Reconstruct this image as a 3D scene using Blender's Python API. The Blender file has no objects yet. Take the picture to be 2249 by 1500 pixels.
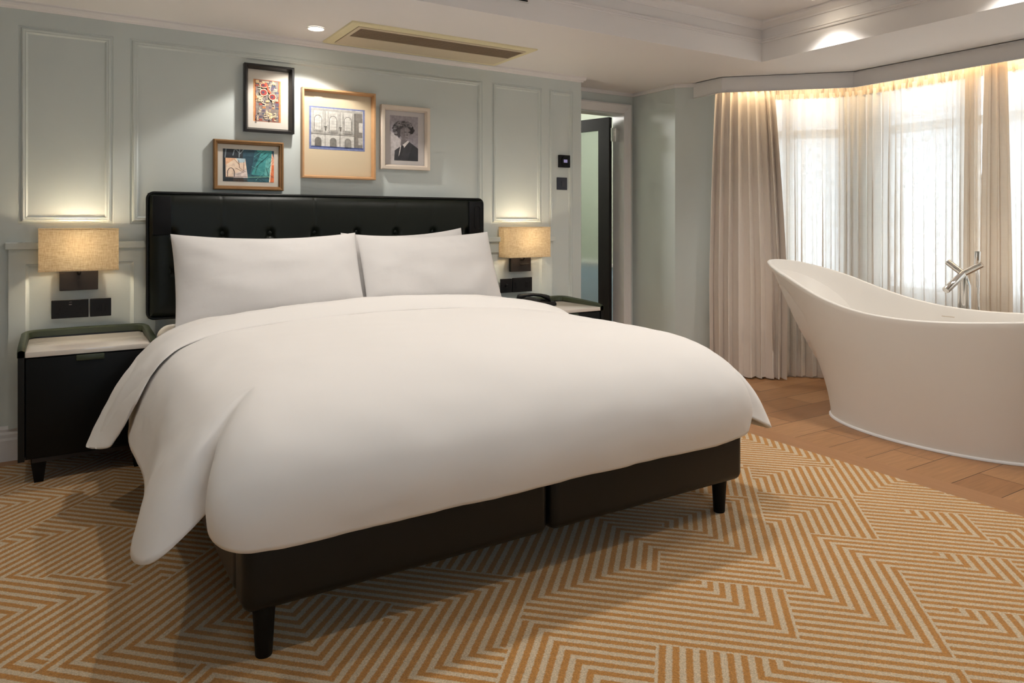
import bpy, bmesh, math, random
from mathutils import Vector, noise
random.seed(7)
PI = math.pi
S2 = math.sqrt(2.0)
scn = bpy.context.scene
COL = scn.collection

# ------------------------------------------------------------------ helpers
def lin(r, g, b):
    def f(c):
        c /= 255.0
        return c / 12.92 if c <= 0.04045 else ((c + 0.055) / 1.055) ** 2.4
    return (f(r), f(g), f(b), 1.0)

class MB:
    """collects vertices and faces for one mesh"""
    def __init__(self):
        self.v = []; self.f = []; self.c = []
    def face(self, pts, col=None):
        b = len(self.v); self.v += [tuple(p) for p in pts]
        self.f.append(tuple(range(b, b + len(pts)))); self.c.append(col)
        return self
    def grid(self, rows, close_u=False, close_v=False):
        b = len(self.v); n = len(rows); m = len(rows[0])
        for r in rows: self.v += [tuple(p) for p in r]
        for i in range(n if close_v else n - 1):
            for j in range(m if close_u else m - 1):
                i2 = (i + 1) % n; j2 = (j + 1) % m
                self.f.append((b + i * m + j, b + i * m + j2, b + i2 * m + j2, b + i2 * m + j)); self.c.append(None)
        return self
    def cap(self, pts):
        return self.face(pts)
    def box(self, x0, x1, y0, y1, z0, z1, bev=0.0, seg=3):
        bm = bmesh.new()
        bmesh.ops.create_cube(bm, size=1.0)
        for v in bm.verts:
            v.co = Vector((x0 + (v.co.x + .5) * (x1 - x0), y0 + (v.co.y + .5) * (y1 - y0), z0 + (v.co.z + .5) * (z1 - z0)))
        if bev > 0:
            bmesh.ops.bevel(bm, geom=list(bm.edges), offset=bev, segments=seg, affect='EDGES', profile=0.5)
        return self.add_bm(bm)
    def add_bm(self, bm):
        bm.verts.index_update(); b = len(self.v)
        self.v += [tuple(v.co) for v in bm.verts]
        for f in bm.faces:
            self.f.append(tuple(b + v.index for v in f.verts)); self.c.append(None)
        bm.free(); return self
    def lathe(self, prof, cx, cy, seg=24, cap=True):
        rows = [[(cx + r * math.cos(2 * PI * k / seg), cy + r * math.sin(2 * PI * k / seg), z) for k in range(seg)] for r, z in prof]
        self.grid(rows, close_u=True)
        if cap:
            self.face(list(reversed(rows[0]))); self.face(rows[-1])
        return self
    def tube(self, pts, r, seg=14, cap=True):
        pts = [Vector(p) for p in pts]; rs = r if isinstance(r, (list, tuple)) else [r] * len(pts)
        rows = []; prev = None
        for i, p in enumerate(pts):
            t = (pts[min(i + 1, len(pts) - 1)] - pts[max(i - 1, 0)]).normalized()
            if prev is None:
                a = Vector((0, 0, 1)) if abs(t.z) < .9 else Vector((1, 0, 0))
                n = t.cross(a).normalized()
            else:
                n = (prev - t * prev.dot(t)).normalized()
            prev = n; bnm = t.cross(n)
            rows.append([p + (n * math.cos(2 * PI * k / seg) + bnm * math.sin(2 * PI * k / seg)) * rs[i] for k in range(seg)])
        self.grid(rows, close_u=True)
        if cap:
            self.face(list(reversed(rows[0]))); self.face(rows[-1])
        return self
    def ring(self, x0, x1, z0, z1, prof, yb, fill=False):
        """mitred rectangular moulding in a plane y = const; prof = (inset, out); out is towards -y"""
        def rect(i, o): return [(x0 + i, yb - o, z0 + i), (x1 - i, yb - o, z0 + i), (x1 - i, yb - o, z1 - i), (x0 + i, yb - o, z1 - i)]
        rows = [rect(i, o) for i, o in prof]
        self.grid(rows, close_u=True)
        if fill: self.face(rows[-1])
        return self
    def sweep(self, path, prof, closed=False, side=1):
        """prof = (offset to the left of the path * side, z) swept along a plan path with mitres"""
        n = len(path); P = [Vector((p[0], p[1])) for p in path]; rows = []
        for i in range(n):
            dirs = []
            if closed or i > 0: dirs.append((P[i] - P[i - 1]).normalized())
            if closed or i < n - 1: dirs.append((P[(i + 1) % n] - P[i]).normalized())
            ns = [Vector((-d.y, d.x)) * side for d in dirs]
            m = ns[0] if len(ns) == 1 else (ns[0] + ns[1]) / max(.2, 1 + ns[0].dot(ns[1]))
            rows.append([(P[i].x + m.x * o, P[i].y + m.y * o, z) for o, z in prof])
        self.grid(rows, close_v=closed)
        if not closed:
            self.face(rows[0]); self.face(list(reversed(rows[-1])))
        return self

def link(o): COL.objects.link(o)
def worldorg(o):
    p = Vector((0, 0, 0))
    while o is not None:
        p += o.location; o = o.parent
    return p
def obj(name, mb, mat, parent=None, smooth=None, org=None):
    """one mesh object from world-space geometry; smooth = auto-smooth angle in degrees"""
    me = bpy.data.meshes.new(name)
    off = worldorg(parent) if parent is not None else Vector(org if org else (0, 0, 0))
    me.from_pydata([(v[0] - off.x, v[1] - off.y, v[2] - off.z) for v in mb.v], [], mb.f)
    if any(c is not None for c in mb.c):
        at = me.color_attributes.new('ink', 'FLOAT_COLOR', 'CORNER')
        for p, c in zip(me.polygons, mb.c):
            for li in p.loop_indices: at.data[li].color = c or (1, 1, 1, 1)
    bm = bmesh.new(); bm.from_mesh(me)
    bmesh.ops.remove_doubles(bm, verts=list(bm.verts), dist=1e-6)
    bmesh.ops.recalc_face_normals(bm, faces=list(bm.faces))
    bm.to_mesh(me); bm.free()
    if smooth is not None:
        for p in me.polygons: p.use_smooth = True
        try: me.set_sharp_from_angle(angle=math.radians(smooth))
        except Exception: pass
    me.materials.append(mat)
    o = bpy.data.objects.new(name, me); link(o)
    if parent is not None: o.parent = parent
    elif org: o.location = org
    return o
def tag(o, label, cat, group=None):
    o['label'] = label; o['category'] = cat
    if group: o['group'] = group
    return o
def thing(name, label, cat, loc, group=None):
    o = bpy.data.objects.new(name, None); link(o); o.location = loc; o.empty_display_size = .1
    return tag(o, label, cat, group)
def struct(name, mb, mat, parent=None, smooth=None):
    o = obj(name, mb, mat, parent, smooth)
    if parent is None: o['kind'] = 'structure'
    return o
def mod_sub(o, lv=2):
    m = o.modifiers.new('sub', 'SUBSURF'); m.levels = lv; m.render_levels = lv; return m
def mod_solid(o, t, off=-1):
    m = o.modifiers.new('thick', 'SOLIDIFY'); m.thickness = t; m.offset = off; return m

# ------------------------------------------------------------------ materials
def newmat(name):
    m = bpy.data.materials.new(name); m.use_nodes = True
    nt = m.node_tree; b = nt.nodes['Principled BSDF']
    return m, nt, b
def N(nt, t, **kw):
    n = nt.nodes.new(t)
    for k, v in kw.items(): setattr(n, k, v)
    return n
def mat(name, col, rough=.5, metal=0., spec=.5, noise_amt=0., nscale=30., bump=0., bscale=200., coat=0., sheen=0.):
    m, nt, b = newmat(name)
    b.inputs['Base Color'].default_value = col
    b.inputs['Roughness'].default_value = rough; b.inputs['Metallic'].default_value = metal
    b.inputs['Specular IOR Level'].default_value = spec
    if coat: b.inputs['Coat Weight'].default_value = coat
    if sheen: b.inputs['Sheen Weight'].default_value = sheen
    tc = N(nt, 'ShaderNodeTexCoord')
    if noise_amt:
        t = N(nt, 'ShaderNodeTexNoise'); t.inputs['Scale'].default_value = nscale; t.inputs['Detail'].default_value = 4
        nt.links.new(tc.outputs['Object'], t.inputs['Vector'])
        mx = N(nt, 'ShaderNodeMixRGB'); mx.blend_type = 'MIX'
        mx.inputs[1].default_value = tuple(c * (1 - noise_amt) for c in col[:3]) + (1,)
        mx.inputs[2].default_value = tuple(min(1, c * (1 + noise_amt)) for c in col[:3]) + (1,)
        nt.links.new(t.outputs['Fac'], mx.inputs[0]); nt.links.new(mx.outputs[0], b.inputs['Base Color'])
    if bump:
        t = N(nt, 'ShaderNodeTexNoise'); t.inputs['Scale'].default_value = bscale; t.inputs['Detail'].default_value = 3
        nt.links.new(tc.outputs['Object'], t.inputs['Vector'])
        bp = N(nt, 'ShaderNodeBump'); bp.inputs['Strength'].default_value = bump; bp.inputs['Distance'].default_value = .01
        nt.links.new(t.outputs['Fac'], bp.inputs['Height']); nt.links.new(bp.outputs[0], b.inputs['Normal'])
    return m
def emit(name, col, s):
    m = bpy.data.materials.new(name); m.use_nodes = True; nt = m.node_tree; nt.nodes.clear()
    e = N(nt, 'ShaderNodeEmission'); e.inputs[0].default_value = col; e.inputs[1].default_value = s
    o = N(nt, 'ShaderNodeOutputMaterial'); nt.links.new(e.outputs[0], o.inputs[0]); return m
def ink_mat(name):
    m, nt, b = newmat(name)
    a = N(nt, 'ShaderNodeAttribute'); a.attribute_name = 'ink'
    tc = N(nt, 'ShaderNodeTexCoord'); t = N(nt, 'ShaderNodeTexNoise'); t.inputs['Scale'].default_value = 60; t.inputs['Detail'].default_value = 4
    nt.links.new(tc.outputs['Object'], t.inputs['Vector'])
    mr = N(nt, 'ShaderNodeMapRange'); mr.inputs[1].default_value = .25; mr.inputs[2].default_value = .75; mr.inputs[3].default_value = .92; mr.inputs[4].default_value = 1.5
    nt.links.new(t.outputs['Fac'], mr.inputs[0])
    mx = N(nt, 'ShaderNodeMixRGB'); mx.blend_type = 'MULTIPLY'; mx.inputs[0].default_value = 1
    nt.links.new(a.outputs['Color'], mx.inputs[1]); nt.links.new(mr.outputs[0], mx.inputs[2])
    nt.links.new(mx.outputs[0], b.inputs['Base Color']); b.inputs['Roughness'].default_value = .7
    return m

WALL = mat('sage_paint', lin(204, 211, 208), .55, noise_amt=.015, nscale=3, bump=.02, bscale=120)
WHITE = mat('white_ceiling_paint', lin(232, 229, 228), .7, noise_amt=.012, nscale=2)
TRIM = mat('white_trim_paint', lin(226, 223, 222), .45, noise_amt=.01, nscale=4)
LINEN = mat('white_cotton', lin(236, 232, 228), .85, spec=.2, sheen=.15, bump=.05, bscale=9)
PILLOW = mat('white_pillowcase', lin(228, 225, 223), .85, spec=.2, sheen=.15, bump=.12, bscale=14)
LEATHER = mat('dark_green_leather', lin(18, 23, 16), .42, spec=.3, noise_amt=.1, nscale=20, bump=.06, bscale=350)
LEATHER2 = mat('black_green_leather', lin(13, 14, 13), .38, spec=.32, noise_amt=.1, nscale=20, bump=.05, bscale=350)
OLIVE = mat('olive_leather', lin(52, 60, 42), .45, noise_amt=.1, nscale=20, bump=.05, bscale=300)
LACQ = mat('black_lacquer', lin(10, 11, 11), .5, spec=.2, noise_amt=.05)
BLACKM = mat('matt_black', lin(12, 12, 14), .55, spec=.25)
PLATE = mat('black_plate', lin(13, 13, 15), .5, spec=.25)
NAVYP = mat('slate_plate', lin(38, 42, 56), .45)
STONE = mat('white_stone', lin(222, 214, 204), .12, noise_amt=.04, nscale=6)
TUBM = mat('white_solid_surface', lin(228, 223, 216), .38, noise_amt=.008, nscale=3)
CHROME = mat('chrome', (.83, .82, .80, 1), .06, metal=1)
BRONZE = mat('dark_bronze', lin(30, 22, 18), .5, metal=.2)
DARKWOOD = mat('dark_wood', lin(38, 30, 27), .5, noise_amt=.2, nscale=25)
DOORW = mat('black_brown_door', lin(23, 18, 18), .5, spec=.3, noise_amt=.1, nscale=30)
CREAM = mat('cream_plastic', lin(226, 217, 178), .5)
CREAM2 = mat('beige_panel', lin(208, 194, 168), .5)
GRILLE = mat('brown_grille', lin(140, 120, 96), .55)
DARK = mat('dark_void', lin(30, 25, 20), .8)
BATHUP = mat('pale_green_plaster', lin(176, 182, 168), .6)
BATHLO = mat('pale_blue_tile', lin(150, 170, 188), .3)
EARTH = mat('pale_stone_ground', lin(150, 150, 148), .9)
LED = emit('downlight_lens', (1, .86, .66, 1), 14)
SCREEN = emit('thermostat_screen_glow', lin(150, 140, 175), .35)
BRASS = mat('gold_leaf_frame', lin(150, 112, 72), .38, metal=.55, noise_amt=.15, nscale=40)
OAK = mat('pale_oak_frame', lin(196, 152, 108), .5, noise_amt=.12, nscale=30)
BLKFR = mat('black_frame', lin(22, 20, 20), .35)
WHTFR = mat('white_frame', lin(222, 208, 192), .5)
MATB = mat('mat_board', lin(222, 214, 202), .85, noise_amt=.01)
MATC = mat('cream_mat_board', lin(222, 204, 172), .85, noise_amt=.01)
MATW = mat('pale_mat_board', lin(206, 200, 198), .85, noise_amt=.01)
INK = ink_mat('printed_ink')

def glass_mat(name, tint, refl):
    m = bpy.data.materials.new(name); m.use_nodes = True; nt = m.node_tree; nt.nodes.clear()
    t = N(nt, 'ShaderNodeBsdfTransparent'); t.inputs[0].default_value = tint
    g = N(nt, 'ShaderNodeBsdfGlossy'); g.inputs['Roughness'].default_value = .02
    fr = N(nt, 'ShaderNodeValue'); fr.outputs[0].default_value = refl
    mx = N(nt, 'ShaderNodeMixShader'); o = N(nt, 'ShaderNodeOutputMaterial')
    nt.links.new(fr.outputs[0], mx.inputs[0]); nt.links.new(t.outputs[0], mx.inputs[1]); nt.links.new(g.outputs[0], mx.inputs[2])
    nt.links.new(mx.outputs[0], o.inputs[0]); return m
GLASS = glass_mat('picture_glass', (.98, .98, .98, 1), .04)
PANE = glass_mat('window_glass', (.95, .97, .97, 1), .06)

def reed_glass():
    m, nt, b = newmat('reeded_glass')
    b.inputs['Base Color'].default_value = lin(232, 238, 234)
    b.inputs['Roughness'].default_value = .16; b.inputs['Transmission Weight'].default_value = .85
    b.inputs['IOR'].default_value = 1.2
    return m
REED = reed_glass()

def cloth_mat(name, col, trans, transp, weave=True, dens=1.0):
    """fabric that lets some light through; woven slubs vary its density"""
    m = bpy.data.materials.new(name); m.use_nodes = True; nt = m.node_tree; nt.nodes.clear()
    d = N(nt, 'ShaderNodeBsdfDiffuse'); t = N(nt, 'ShaderNodeBsdfTranslucent'); tp = N(nt, 'ShaderNodeBsdfTransparent')
    d.inputs[0].default_value = col; t.inputs[0].default_value = col
    m1 = N(nt, 'ShaderNodeMixShader'); m1.inputs[0].default_value = trans
    m2 = N(nt, 'ShaderNodeMixShader'); o = N(nt, 'ShaderNodeOutputMaterial')
    nt.links.new(d.outputs[0], m1.inputs[1]); nt.links.new(t.outputs[0], m1.inputs[2])
    nt.links.new(m1.outputs[0], m2.inputs[1]); nt.links.new(tp.outputs[0], m2.inputs[2]); nt.links.new(m2.outputs[0], o.inputs[0])
    m2.inputs[0].default_value = transp
    if weave:
        uv = N(nt, 'ShaderNodeUVMap'); uv.uv_map = 'cloth'
        facs = []
        for sc in ((14, 420, 1), (300, 16, 1)):
            mp = N(nt, 'ShaderNodeMapping'); mp.inputs['Scale'].default_value = sc
            nz = N(nt, 'ShaderNodeTexNoise'); nz.inputs['Scale'].default_value = 1; nz.inputs['Detail'].default_value = 2
            nt.links.new(uv.outputs[0], mp.inputs[0]); nt.links.new(mp.outputs[0], nz.inputs['Vector']); facs.append(nz)
        ad = N(nt, 'ShaderNodeMath', operation='ADD'); nt.links.new(facs[0].outputs[0], ad.inputs[0]); nt.links.new(facs[1].outputs[0], ad.inputs[1])
        mt = N(nt, 'ShaderNodeMapRange'); mt.inputs[1].default_value = .75; mt.inputs[2].default_value = 1.25
        mt.inputs[3].default_value = trans * .62; mt.inputs[4].default_value = trans * 1.35
        nt.links.new(ad.outputs[0], mt.inputs[0]); nt.links.new(mt.outputs[0], m1.inputs[0])
        mr = N(nt, 'ShaderNodeMapRange'); mr.inputs[1].default_value = .72; mr.inputs[2].default_value = 1.28
        mr.inputs[3].default_value = transp * (1 - .75 * dens); mr.inputs[4].default_value = transp * (1 + .75 * dens)
        nt.links.new(ad.outputs[0], mr.inputs[0]); nt.links.new(mr.outputs[0], m2.inputs[0])
    return m
SHEER = cloth_mat('linen_sheer', lin(242, 235, 226), .37, .045)
TAPE = cloth_mat('linen_heading', lin(232, 216, 196), .36, .04)
DRAPE = mat('beige_drape', lin(228, 218, 208), .85, spec=.2, noise_amt=.02, nscale=20, bump=.05, bscale=400)
SHADE = cloth_mat('linen_lampshade', lin(240, 222, 190), .125, .0, weave=False)

def shade_weave(m):
    nt = m.node_tree; tc = N(nt, 'ShaderNodeTexCoord'); facs = []
    for sc in ((40, 40, 700), (700, 700, 40)):
        mp = N(nt, 'ShaderNodeMapping'); mp.inputs['Scale'].default_value = sc
        nz = N(nt, 'ShaderNodeTexNoise'); nz.inputs['Scale'].default_value = 1; nz.inputs['Detail'].default_value = 2
        nt.links.new(tc.outputs['Object'], mp.inputs[0]); nt.links.new(mp.outputs[0], nz.inputs['Vector']); facs.append(nz)
    ad = N(nt, 'ShaderNodeMath', operation='ADD'); nt.links.new(facs[0].outputs[0], ad.inputs[0]); nt.links.new(facs[1].outputs[0], ad.inputs[1])
    cr = N(nt, 'ShaderNodeMapRange'); cr.inputs[1].default_value = .7; cr.inputs[2].default_value = 1.3
    nt.links.new(ad.outputs[0], cr.inputs[0])
    mx = N(nt, 'ShaderNodeMixRGB'); mx.inputs[1].default_value = lin(206, 174, 126); mx.inputs[2].default_value = lin(250, 232, 196)
    nt.links.new(cr.outputs[0], mx.inputs[0])
    for n in nt.nodes:
        if n.type in ('BSDF_DIFFUSE', 'BSDF_TRANSLUCENT'): nt.links.new(mx.outputs[0], n.inputs[0])
shade_weave(SHADE)

def wood_floor():
    m, nt, b = newmat('oak_planks')
    tc = N(nt, 'ShaderNodeTexCoord')
    br = N(nt, 'ShaderNodeTexBrick'); br.offset = .43
    br.inputs['Scale'].default_value = 1; br.inputs['Brick Width'].default_value = 1.1; br.inputs['Row Height'].default_value = .2
    br.inputs['Mortar Size'].default_value = .0022; br.inputs['Mortar Smooth'].default_value = .3; br.inputs['Bias'].default_value = 0
    br.inputs['Color1'].default_value = lin(172, 128, 88); br.inputs['Color2'].default_value = lin(146, 102, 66)
    br.inputs['Mortar'].default_value = lin(66, 42, 26)
    mp = N(nt, 'ShaderNodeMapping'); mp.inputs['Location'].default_value = (.35, -.01, 0)
    nt.links.new(tc.outputs['Object'], mp.inputs[0]); nt.links.new(mp.outputs[0], br.inputs['Vector'])
    g = N(nt, 'ShaderNodeTexNoise'); g.inputs['Scale'].default_value = 1; g.inputs['Detail'].default_value = 5
    mp2 = N(nt, 'ShaderNodeMapping'); mp2.inputs['Scale'].default_value = (5, 70, 5)
    nt.links.new(tc.outputs['Object'], mp2.inputs[0]); nt.links.new(mp2.outputs[0], g.inputs['Vector'])
    mr = N(nt, 'ShaderNodeMapRange'); mr.inputs[1].default_value = .3; mr.inputs[2].default_value = .7; mr.inputs[3].default_value = .86; mr.inputs[4].default_value = 1.1
    nt.links.new(g.outputs['Fac'], mr.inputs[0])
    mx = N(nt, 'ShaderNodeMixRGB'); mx.blend_type = 'MULTIPLY'; mx.inputs[0].default_value = 1
    nt.links.new(br.outputs['Color'], mx.inputs[1]); nt.links.new(mr.outputs[0], mx.inputs[2])
    nt.links.new(mx.outputs[0], b.inputs['Base Color'])
    b.inputs['Roughness'].default_value = .42; b.inputs['Specular IOR Level'].default_value = .4
    return m
WOOD = wood_floor()
def border_wood():
    m, nt, b = newmat('oak_border')
    tc = N(nt, 'ShaderNodeTexCoord'); g = N(nt, 'ShaderNodeTexNoise'); g.inputs['Scale'].default_value = 1; g.inputs['Detail'].default_value = 5
    mp2 = N(nt, 'ShaderNodeMapping'); mp2.inputs['Scale'].default_value = (70, 4, 5)
    nt.links.new(tc.outputs['Object'], mp2.inputs[0]); nt.links.new(mp2.outputs[0], g.inputs['Vector'])
    cr = N(nt, 'ShaderNodeMixRGB'); cr.inputs[1].default_value = lin(150, 106, 70); cr.inputs[2].default_value = lin(174, 128, 88)
    nt.links.new(g.outputs['Fac'], cr.inputs[0]); nt.links.new(cr.outputs[0], b.inputs['Base Color'])
    b.inputs['Roughness'].default_value = .42; return m
BORDER = border_wood()

def carpet_mat():
    """cream pile with gold stripes laid at 45 degrees to the room, turned corner by corner like a labyrinth"""
    m, nt, b = newmat('labyrinth_carpet')
    L = nt.links.new
    def M(op, a, c=None, d=None):
        n = N(nt, 'ShaderNodeMath', operation=op)
        for i, x in enumerate((a, c, d)):
            if x is None: continue
            if isinstance(x, (int, float)): n.inputs[i].default_value = x
            else: L(x, n.inputs[i])
        return n.outputs[0]
    tc = N(nt, 'ShaderNodeTexCoord'); sp = N(nt, 'ShaderNodeSeparateXYZ')
    nz = N(nt, 'ShaderNodeTexNoise'); nz.inputs['Scale'].default_value = 160; nz.inputs['Detail'].default_value = 2
    L(tc.outputs['Object'], nz.inputs['Vector'])
    dv = N(nt, 'ShaderNodeVectorMath', operation='MULTIPLY_ADD'); dv.inputs[1].default_value = (.008, .008, 0)
    L(nz.outputs['Color'], dv.inputs[0]); L(tc.outputs['Object'], dv.inputs[2])
    L(dv.outputs[0], sp.inputs[0])
    S = .385; per = .035
    p = M('MULTIPLY', M('ADD', sp.outputs[0], sp.outputs[1]), 1 / S2)
    q = M('MULTIPLY', M('SUBTRACT', sp.outputs[0], sp.outputs[1]), 1 / S2)
    q = M('ADD', q, .13)
    qi = M('FLOOR', M('DIVIDE', q, S))
    # every other lane of cells is shifted by whole stripes
    wn0 = N(nt, 'ShaderNodeTexWhiteNoise', noise_dimensions='1D'); L(qi, wn0.inputs['W'])
    sh = M('MULTIPLY', M('FLOOR', M('MULTIPLY', wn0.outputs['Value'], 11)), per)
    p2 = M('ADD', p, sh)
    pi_ = M('FLOOR', M('DIVIDE', p2, S))
    fa = M('SUBTRACT', M('DIVIDE', p2, S), pi_); fb = M('SUBTRACT', M('DIVIDE', q, S), qi)
    cv = N(nt, 'ShaderNodeCombineXYZ'); L(pi_, cv.inputs[0]); L(qi, cv.inputs[1])
    wn = N(nt, 'ShaderNodeTexWhiteNoise', noise_dimensions='2D'); L(cv.outputs[0], wn.inputs['Vector'])
    sc = N(nt, 'ShaderNodeSeparateColor'); L(wn.outputs['Color'], sc.inputs[0])
    f1 = M('GREATER_THAN', sc.outputs[0], .5); f2 = M('GREATER_THAN', sc.outputs[1], .5)
    def flip(x, f): return M('ADD', M('MULTIPLY', x, M('SUBTRACT', 1, M('MULTIPLY', f, 2))), f)
    a = flip(fa, f1); c = flip(fb, f2)
    off = M('MULTIPLY', M('SUBTRACT', M('FLOOR', M('MULTIPLY', wn.outputs['Value'], 9)), 4), per / S)
    mx = M('MAXIMUM', M('ADD', a, off), c)
    st = M('FRACT', M('MULTIPLY', mx, S / per))
    tri = M('ABSOLUTE', M('SUBTRACT', st, .5))
    edge = N(nt, 'ShaderNodeMapRange'); edge.inputs[1].default_value = .21; edge.inputs[2].default_value = .31
    L(tri, edge.inputs[0])
    pile = N(nt, 'ShaderNodeTexNoise'); pile.inputs['Scale'].default_value = 260; pile.inputs['Detail'].default_value = 3
    L(tc.outputs['Object'], pile.inputs['Vector'])
    pr = N(nt, 'ShaderNodeMapRange'); pr.inputs[1].default_value = .3; pr.inputs[2].default_value = .7; pr.inputs[3].default_value = .72; pr.inputs[4].default_value = 1.2
    L(pile.outputs['Fac'], pr.inputs[0])
    col = N(nt, 'ShaderNodeMixRGB'); col.inputs[1].default_value = lin(184, 130, 66); col.inputs[2].default_value = lin(204, 184, 154)
    L(edge.outputs[0], col.inputs[0])
    mul = N(nt, 'ShaderNodeMixRGB'); mul.blend_type = 'MULTIPLY'; mul.inputs[0].default_value = 1
    L(col.outputs[0], mul.inputs[1]); L(pr.outputs[0], mul.inputs[2]); L(mul.outputs[0], b.inputs['Base Color'])
    bp = N(nt, 'ShaderNodeBump'); bp.inputs['Strength'].default_value = .35; bp.inputs['Distance'].default_value = .006
    hh = M('ADD', pile.outputs['Fac'], M('MULTIPLY', edge.outputs[0], -.15)); L(hh, bp.inputs['Height']); L(bp.outputs[0], b.inputs['Normal'])
    b.inputs['Roughness'].default_value = .95; b.inputs['Specular IOR Level'].default_value = .1
    b.inputs['Sheen Weight'].default_value = .2
    return m
CARPET = carpet_mat()

# ------------------------------------------------------------------ room shell
CE = 2.23                      # ceiling
TR = 2.49                      # raised tray
WX = 3.268                     # end of the headboard wall
struct('floor', MB().box(-1.9, 5.3, -5.8, 2.6, -.1, 0), WOOD)
struct('trim_1', MB().box(3.172, 3.322, -5.7, -.02, 0, .004), BORDER)
c = obj('carpet', MB().box(-1.78, 3.170, -5.6, -.125, .0005, .009, .003, 1), CARPET)
tag(c, 'gold and cream labyrinth striped carpet under the bed', 'carpet')

# headboard wall with applied panel mouldings
w = MB()
def wall_with_panels(mb, x0, x1, z0, z1, yb, panels, prof):
    xs = sorted({x0, x1} | {p[0] for p in panels} | {p[1] for p in panels})
    zs = sorted({z0, z1} | {p[2] for p in panels} | {p[3] for p in panels})
    for i in range(len(xs) - 1):
        for k in range(len(zs) - 1):
            cx = (xs[i] + xs[i + 1]) / 2; cz = (zs[k] + zs[k + 1]) / 2
            if any(p[0] < cx < p[1] and p[2] < cz < p[3] for p in panels): continue
            mb.face([(xs[i], yb, zs[k]), (xs[i + 1], yb, zs[k]), (xs[i + 1], yb, zs[k + 1]), (xs[i], yb, zs[k + 1])])
    for p in panels: mb.ring(*p, prof, yb, True)
MOLD = [(0, 0), (.003, -.003), (.010, -.003), (.014, .005), (.021, .007), (.025, .004), (.031, .005), (.037, -.003), (.040, -.004)]
UP = [(-.18, .226, 1.147, 2.118), (.302, 2.425, 1.147, 2.118), (2.50, 2.915, 1.147, 2.118), (2.975, 3.192, .22, 2.118), (-1.6, -.27, 1.147, 2.118)]
wall_with_panels(w, -1.9, WX, 0, CE + .02, 0, UP, MOLD)
w.face([(WX, 0, 0), (WX, .42, 0), (WX, .42, CE + .02), (WX, 0, CE + .02)])
w.face([(-1.9, .42, 0), (-1.9, 0, 0), (-1.9, 0, CE + .02), (-1.9, .42, CE + .02)])
w.face([(WX, .42, 0), (-1.9, .42, 0), (-1.9, .42, CE + .02), (WX, .42, CE + .02)])
struct('wall_headboard', w, WALL)
# wainscot with recessed panels and its cap rail
wn = MB()
X0, X1, Z0, Z1 = -.219, 2.989, .156, 1.022
wall_with_panels(wn, X0, X1, Z0, Z1, -.025, [(-.150, .318, .28, .95), (.42, 2.38, .28, .95), (2.47, 2.898, .28, .95)], [(0, 0), (.003, -.004), (.012, -.012), (.016, -.014)])
wn.face([(X0, 0, Z0), (X0, -.025, Z0), (X0, -.025, Z1), (X0, 0, Z1)]).face([(X1, -.025, Z0), (X1, 0, Z0), (X1, 0, Z1), (X1, -.025, Z1)])
wn.face([(X0, 0, Z0), (X1, 0, Z0), (X1, -.025, Z0), (X0, -.025, Z0)])
struct('trim_2', wn, WALL)
struct('trim_3', MB().box(-.232, 3.0, -.05, -.0005, 1.022, 1.056, .004, 2), WALL)
BBP = [(0, 0), (.02, 0), (.02, .10), (.016, .112), (.016, .128), (.010, .14), (.010, .152), (.004, .165), (0, .168)]
struct('baseboard_headboard', MB().sweep([(-1.78, 0), (WX, 0), (WX, .29)], BBP, side=-1), TRIM)
COR = [(0, -.036), (.010, -.036), (.014, -.028), (.024, -.024), (.030, -.012), (.030, -.004), (.034, 0), (0, 0)]
struct('trim_4', MB().sweep([(-1.78, 0), (WX, 0), (WX, .31)], [(o, CE + z) for o, z in COR], side=-1), TRIM)

# doorway wall (set back), grey return wall, splayed bay wall, window wall
DY = .31
dw = MB()
OX0, OX1, OZ = 3.12, 3.94, 2.045
dw.box(WX - .01, OX0 + .16, DY, DY + .12, OZ, CE + .02) if False else None
dw.box(OX1, 4.17, DY, DY + .12, 0, CE + .02)
dw.box(WX - .15, OX1, DY, DY + .12, OZ, CE + .02)
struct('wall_door', dw, WALL)
struct('trim_5', MB().ring(OX0 - .07, OX1 + .07, -.4, OZ + .085, [(0, .0), (0, .03), (.012, .032), (.03, .026), (.048, .022), (.062, .02), (.072, .018), (.072, 0), (.072, -.125), (.05, -.128)], DY), TRIM)
struct('wall_right', MB().box(4.05, 4.17, -.18, DY, 0, CE + .02), WALL)
bay = [(4.05, -.18), (5.0, -1.13)]
SILL, HEAD = .64, 2.16
def wall_window(a, b, s0, s1, sill, head, th=.18):
    """wall from a to b (plan) with one opening between s0 and s1, outside on the left of a->b"""
    a = Vector(a); b = Vector(b); d = (b - a); Ln = d.length; d /= Ln; n = Vector((-d.y, d.x))
    def P(s, o, z): q = a + d * s + n * o; return (q.x, q.y, z)
    m = MB()
    def slab(sa, sb, za, zb):
        lo = [P(sa, 0, za), P(sb, 0, za), P(sb, th, za), P(sa, th, za)]; hi = [P(sa, 0, zb), P(sb, 0, zb), P(sb, th, zb), P(sa, th, zb)]
        m.face(lo[::-1]); m.face(hi)
        for i in range(4): m.face([lo[i], lo[(i + 1) % 4], hi[(i + 1) % 4], hi[i]])
    slab(0, s0, 0, CE + .02); slab(s1, Ln, 0, CE + .02); slab(s0, s1, 0, sill); slab(s0, s1, head, CE + .02)
    return m, P, Ln
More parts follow.
